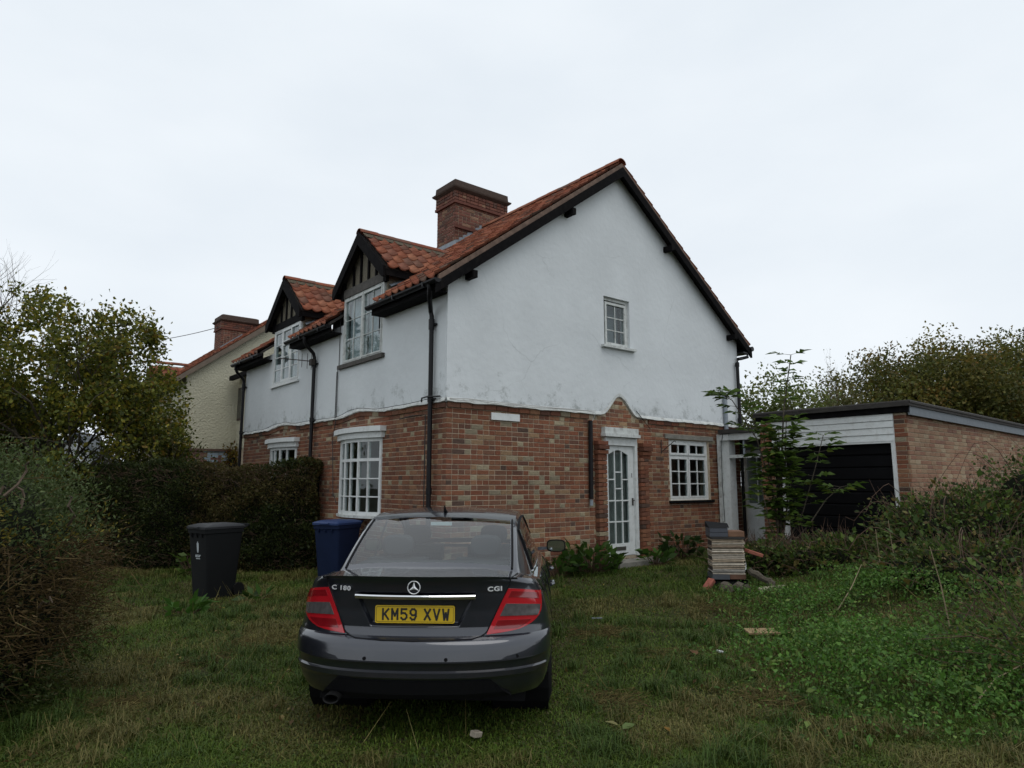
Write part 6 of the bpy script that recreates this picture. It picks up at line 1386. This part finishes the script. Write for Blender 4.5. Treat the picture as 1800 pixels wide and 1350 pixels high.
# ---- grass: blades as one mass
def in_house(x, y): dx, dy = x-CX, y-CY; s = dx*GV[0]+dy*GV[1]; t = dx*FV[0]+dy*FV[1]; return ((s > -.02) & (t > -.02)) | ((s > 6.7) & (t > -3.7))
n = 520000; u = rng.random(n); Yg = 3.9+(13.6-3.9)*u**1.35; Xg = rng.uniform(-.80, .80, n)*Yg*1.02; dens = fbm(Xg*1.1+11, Yg*1.1)
k = ~in_house(Xg, Yg) & (rng.random(n) < np.clip(.45+1.3*(dens-.28), .25, 1)) & (Yg < 13.2); Xg, Yg, dens = Xg[k], Yg[k], dens[k]; n = len(Xg)
dry = fbm(Xg*.8+3, Yg*.8+20); dry = dry+.17*np.exp(-((Xg+3)/1.6)**2-((Yg-7.8)/1.8)**2)+.13*np.exp(-((Xg-1.3)/1.1)**2-((Yg-7.2)/1.8)**2)-.10*np.exp(-((Xg-2.6)/1.5)**2-((Yg-6)/1.8)**2)-.08*np.exp(-((Xg+1.5)/2.)**2-((Yg-4.8)/.8)**2)
tall = sm(.5, .75, noise2(Xg*1.7+31, Yg*1.7)); hgt = (.014+.036*rng.random(n)+.05*tall*rng.random(n)**2)*np.where(Yg > 9.5, 1.25, 1)
hgt = hgt*(1+1.3*np.exp(-((Xg+2.9)/.9)**2-((Yg-10.2)/1.0)**2)+1.2*np.exp(-((Yg-12.3)/.5)**2)*(Xg < -3))
hgt = np.where((np.abs(Xg+.62) < .85) & (Yg > 4.5) & (Yg < 9.1), np.minimum(hgt, .07), hgt)
a = rng.uniform(0, 6.28, n); lean = rng.uniform(.3, 1.9, n); dx = np.cos(a); dy = np.sin(a); zg = H(Xg, Yg)-.006; w_ = rng.uniform(.0014, .0034, n)*(1+.06*Yg)
B = np.stack([Xg, Yg, zg], 1); sd_ = np.stack([-dy, dx, np.zeros(n)], 1)*w_[:, None]; out_ = np.stack([dx, dy, np.zeros(n)], 1)
mid_ = B+np.array([0, 0, 1])*(hgt*.6)[:, None]+out_*(hgt*lean*.25)[:, None]; tip_ = B+np.array([0, 0, 1])*(hgt*np.clip(1.05-.45*lean, .25, 1))[:, None]+out_*(hgt*lean*.85)[:, None]
V = np.stack([B-sd_, B+sd_, mid_+sd_*.8, mid_-sd_*.8, tip_], 1).reshape(-1, 3); base = (np.arange(n)*5)[:, None]
Fq = base+np.array([[0, 1, 2, 3]]); Ft = base+np.array([[3, 2, 4, 4]])
gcol = colmix(n, [(.068,.100,.020),(.090,.115,.027),(.055,.082,.017),(.115,.12,.036)], [5, 4, 4, 2], .3); dcol = colmix(n, [(.150,.115,.058),(.20,.16,.085),(.105,.078,.040),(.125,.115,.048)], [4, 2, 3, 5], .3)
fd = sm(.51, .69, dry+.16*(rng.random(n)-.5))[:, None]; cc = (gcol*(1-fd)+dcol*fd)*(.5+.85*fbm(Xg*.75+90, Yg*.75+9))[:, None]*np.array([.96, 1.02, .95])*.9
def tri_mesh(name, V, Fq, n5, cc):
    me = bpy.data.meshes.new(name); me.vertices.add(len(V)); me.vertices.foreach_set('co', V.astype(np.float32).ravel()); m = len(Fq)
    loops = np.concatenate([Fq, np.stack([Fq[:, 0]+3, Fq[:, 0]+2, Fq[:, 0]+4], 1)], 1).ravel().astype(np.int32)   # quad then triangle for each blade
    me.loops.add(7*m); me.loops.foreach_set('vertex_index', loops); me.polygons.add(2*m)
    stt = np.stack([np.arange(m)*7, np.arange(m)*7+4], 1).ravel().astype(np.int32); me.polygons.foreach_set('loop_start', stt)
    try: me.polygons.foreach_set('loop_total', np.tile([4, 3], m).astype(np.int32))
    except Exception: pass
    at = me.attributes.new('Col', 'FLOAT_COLOR', 'FACE'); c4 = np.ones((2*m, 4), np.float32); c4[:, :3] = np.repeat(cc, 2, 0); at.data.foreach_set('color', c4.ravel()); me.update(calc_edges=True); return me
me = tri_mesh('grass', V, Fq, 5, cc); me.materials.append(M['grass']); o = link(bpy.data.objects.new('grass', me)); tag(o, 'short rough grass with dry brown patches over the whole garden', 'grass', kind='stuff'); print('blades', n)
# long tufts leaning out of the turf
nt = 1500; Yt = 4.1+8.6*rng.random(nt)**1.2; Xt = rng.uniform(-.72, .72, nt)*Yt; kk = ~in_house(Xt, Yt) & (fbm(Xt*.7+61, Yt*.7) > .36) & ~((np.abs(Xt+.62) < 1.05) & (Yt > 4.3) & (Yt < 9.3)); Xt, Yt = Xt[kk], Yt[kk]; nt = len(Xt); per = 55; n = nt*per
ht = np.repeat(rng.uniform(.05, .18, nt), per); X0 = np.repeat(Xt, per)+rng.normal(0, .045, n); Y0 = np.repeat(Yt, per)+rng.normal(0, .045, n); ok_ = ~in_house(X0, Y0); X0, Y0, ht = X0[ok_], Y0[ok_], ht[ok_]; n = len(X0)
a = rng.uniform(0, 6.28, n); lean = rng.uniform(.4, 1.5, n); hgt = ht*rng.uniform(.5, 1.2, n); B = np.stack([X0, Y0, H(X0, Y0)-.006], 1); dx = np.cos(a); dy = np.sin(a); sd_ = np.stack([-dy, dx, np.zeros(n)], 1)*(rng.uniform(.0014, .003, n)*(1+.06*Y0))[:, None]; out_ = np.stack([dx, dy, np.zeros(n)], 1)
mid_ = B+np.array([0, 0, 1])*(hgt*.6)[:, None]+out_*(hgt*lean*.3)[:, None]; tip_ = B+np.array([0, 0, 1])*(hgt*np.clip(1.05-.5*lean, .2, 1))[:, None]+out_*(hgt*lean*.85)[:, None]; V = np.stack([B-sd_, B+sd_, mid_+sd_*.8, mid_-sd_*.8, tip_], 1).reshape(-1, 3); Fq = (np.arange(n)*5)[:, None]+np.array([[0, 1, 2, 3]])
tc2 = np.where((fbm(X0*.8+3, Y0*.8+20) > .53)[:, None], colmix(n, [(.14,.11,.06),(.10,.085,.04),(.075,.075,.03)], [3, 3, 2], .3), colmix(n, [(.045,.074,.02),(.062,.088,.026),(.034,.055,.016),(.085,.085,.035)], [4, 4, 4, 1], .3))
me = tri_mesh('grass_tufts', V, Fq, 5, tc2); me.materials.append(M['grass']); o = link(bpy.data.objects.new('grass_tufts', me)); tag(o, 'longer grass tufts leaning out of the turf', 'grass', kind='stuff')
# heaps of flattened dead grass
hp = [(-2.55, 7.15, .5), (-3.0, 6.5, .4), (-1.9, 8.9, .4), (-2.5, 10.1, .5), (-2.2, 9.6, .35), (1.55, 6.5, .45), (.95, 7.4, .4), (1.9, 5.2, .4), (2.4, 8.3, .45), (-2.9, 5.3, .35), (.7, 5.3, .3)]
X0 = np.concatenate([rng.normal(x, s*.45, 1300) for x, y, s in hp]); Y0 = np.concatenate([rng.normal(y, s*.35, 1300) for x, y, s in hp]); kq = (fbm(X0*2.6+17, Y0*2.6) > .47) & (rng.random(len(X0)) < .6); X0, Y0 = X0[kq], Y0[kq]; n = len(X0); a = rng.uniform(0, 6.28, n); L_ = rng.uniform(.03, .15, n); hz_ = .05*rng.random(n)
p = np.stack([X0, Y0, H(X0, Y0)+hz_], 1); q = p+np.stack([np.cos(a), np.sin(a)*.8, rng.normal(.05, .22, n)], 1)*L_[:, None]; V, F = seg_arrays(p, q, np.full(n, .0022), np.full(n, .001), 3)
o = veg('dead_thatch', V, F, np.concatenate([colmix(n, [(.12,.088,.05),(.085,.06,.036),(.16,.125,.075),(.055,.04,.026)], [4, 4, 2, 4], .3)]*3, 0), 'twigcol', None, 'stuff'); tag(o, 'flattened heaps of dead brown grass on the lawn', 'dead grass')
# moss and clover crumbs, dead leaves
n = 60000; Yg = 3.9+9*rng.random(n)**1.4; Xg = rng.uniform(-.8, .8, n)*Yg; k = ~in_house(Xg, Yg) & (fbm(Xg*1.5+50, Yg*1.5) > .47); Xg, Yg = Xg[k], Yg[k]; n = len(Xg); P = np.stack([Xg, Yg, H(Xg, Yg)+rng.uniform(.0, .03, n)], 1)
V, F = leaf_arrays(P, rng.uniform(.010, .028, n), .8, 1.2); o = veg('clover', V, F, colmix(n, [(.04,.062,.015),(.055,.062,.02),(.08,.07,.03)], [3, 3, 2], .3), 'leaf', None, 'stuff'); tag(o, 'moss and clover crumbs between the grass', 'clover')
n = 1500; Yg = 4+9*rng.random(n)**1.3; Xg = rng.uniform(-.75, .75, n)*Yg; k = ~in_house(Xg, Yg) & (fbm(Xg*.9+80, Yg*.9) > .48); Xg, Yg = Xg[k], Yg[k]; n = len(Xg); P = np.stack([Xg, Yg, H(Xg, Yg)+.035], 1)
V, F = leaf_arrays(P, rng.uniform(.02, .055, n), .6, 1.5, fold=.2); o = veg('leaf_litter', V, F, colmix(n, [(.14,.09,.045),(.20,.14,.08),(.09,.05,.03),(.17,.13,.04)], [4, 2, 4, 1], .25), 'leaf', None, 'stuff'); tag(o, 'small dead leaves scattered over the grass', 'leaf litter')
# nettle and ground-elder patch on the right
n = 150000; Yg = rng.uniform(4.3, 9.8, n); Xg = rng.uniform(1.2, 7., n); edge = 1.55+.32*np.abs(Yg-5.2)**1.0+.9*(fbm(Xg*.9, Yg*.9+40)-.5)*2; core_ = np.exp(-((Xg-2.75)/.75)**2-((Yg-5.6)/1.0)**2)+.9*np.exp(-((Xg-4.3)/1.4)**2-((Yg-7.4)/1.6)**2)+.6*np.exp(-((Xg-3.9)/.9)**2-((Yg-5.4)/1.)**2)
pd = np.clip(core_*1.25*(fbm(Xg*1.6+9, Yg*1.6)*1.7-.28), 0, 1); k = (rng.random(n) < pd) & ~in_house(Xg, Yg) & (Xg > edge*.75); Xg, Yg, core_ = Xg[k], Yg[k], core_[k]; n = len(Xg)
P = np.stack([Xg, Yg, H(Xg, Yg)+rng.random(n)**.7*(.10+.22*np.minimum(1, core_))*(.5+fbm(Xg*2.5, Yg*2.5))], 1); V, F = leaf_arrays(P, rng.uniform(.015, .04, n)*np.where(rng.random(n) < .12, 1.8, 1), .6, .8, fold=.12)
o = veg('nettles', V, F, colmix(n, [(.062,.128,.03),(.09,.165,.042),(.044,.09,.024),(.12,.16,.05)], [5, 5, 4, 1.5], .28), 'leaf', None, 'stuff'); tag(o, 'bright green nettles and ground elder in the right foreground', 'nettles'); print('nettles', n)
# long straw-coloured grass stems
n = 2600; Yg = rng.uniform(4.2, 12.4, n); Xg = rng.uniform(-.75, .75, n)*Yg; wgt = np.exp(-((Xg+2.9)/1.1)**2-((Yg-10)/1.6)**2)+.5*np.exp(-((Xg+2.9)/1.2)**2-((Yg-7)/1.3)**2)+.35*np.exp(-((Xg-4)/1.5)**2-((Yg-8)/2)**2)+.10; k = (rng.random(n) < wgt) & ~in_house(Xg, Yg); Xg, Yg = Xg[k], Yg[k]; n = len(Xg)
p = np.stack([Xg, Yg, H(Xg, Yg)], 1); a = rng.uniform(0, 6.28, n); q = p+np.stack([np.cos(a)*.7, np.sin(a)*.7, rng.uniform(.15, 1.1, n)], 1)*rng.uniform(.10, .30, (n, 1)); V, F = seg_arrays(p, q, np.full(n, .0028), np.full(n, .001), 3)
o = veg('dead_grass_stems', V, F, np.concatenate([colmix(n, [(.17,.13,.075),(.12,.09,.05),(.22,.18,.11)], [3, 3, 1])]*3, 0), 'twigcol', None, 'stuff'); tag(o, 'long straw-coloured dead grass stems', 'dead grass')
# individual fallen leaves in the foreground
def fallen(x, y, s, rz, col, label):
    m_ = MB(); P = [(0, -.5), (.28, -.25), (.34, .05), (.2, .35), (0, .55), (-.2, .35), (-.34, .05), (-.28, -.25)]; m_.add([(p[0]*s, p[1]*s, .25*s*p[0]*p[0]*4+.03*s) for p in P]+[(0, 0, 0)], [(8, i, (i+1) % 8) for i in range(8)], col); o = m_.build('fallen_leaf', 'leaf'); o.location = (x, y, float(H(x, y))+.06); o.rotation_euler = (.15, .1, rz); tag(o, label, 'leaf', 'fallen leaves in the foreground')
fallen(.66, 4.78, .09, 1.2, (.22, .20, .08), 'pale yellow fallen leaf, left of the pair in the foreground right of the car')
fallen(.76, 4.72, .10, -1.0, (.12, .17, .05), 'pale green fallen leaf, right of the pair in the foreground right of the car')
fallen(1.0, 4.66, .06, .4, (.25, .13, .02), 'small orange fallen leaf near the bottom edge')
fallen(1.62, 6.35, .11, .2, (.20, .10, .05), 'curled brown leaf on the dry grass patch')
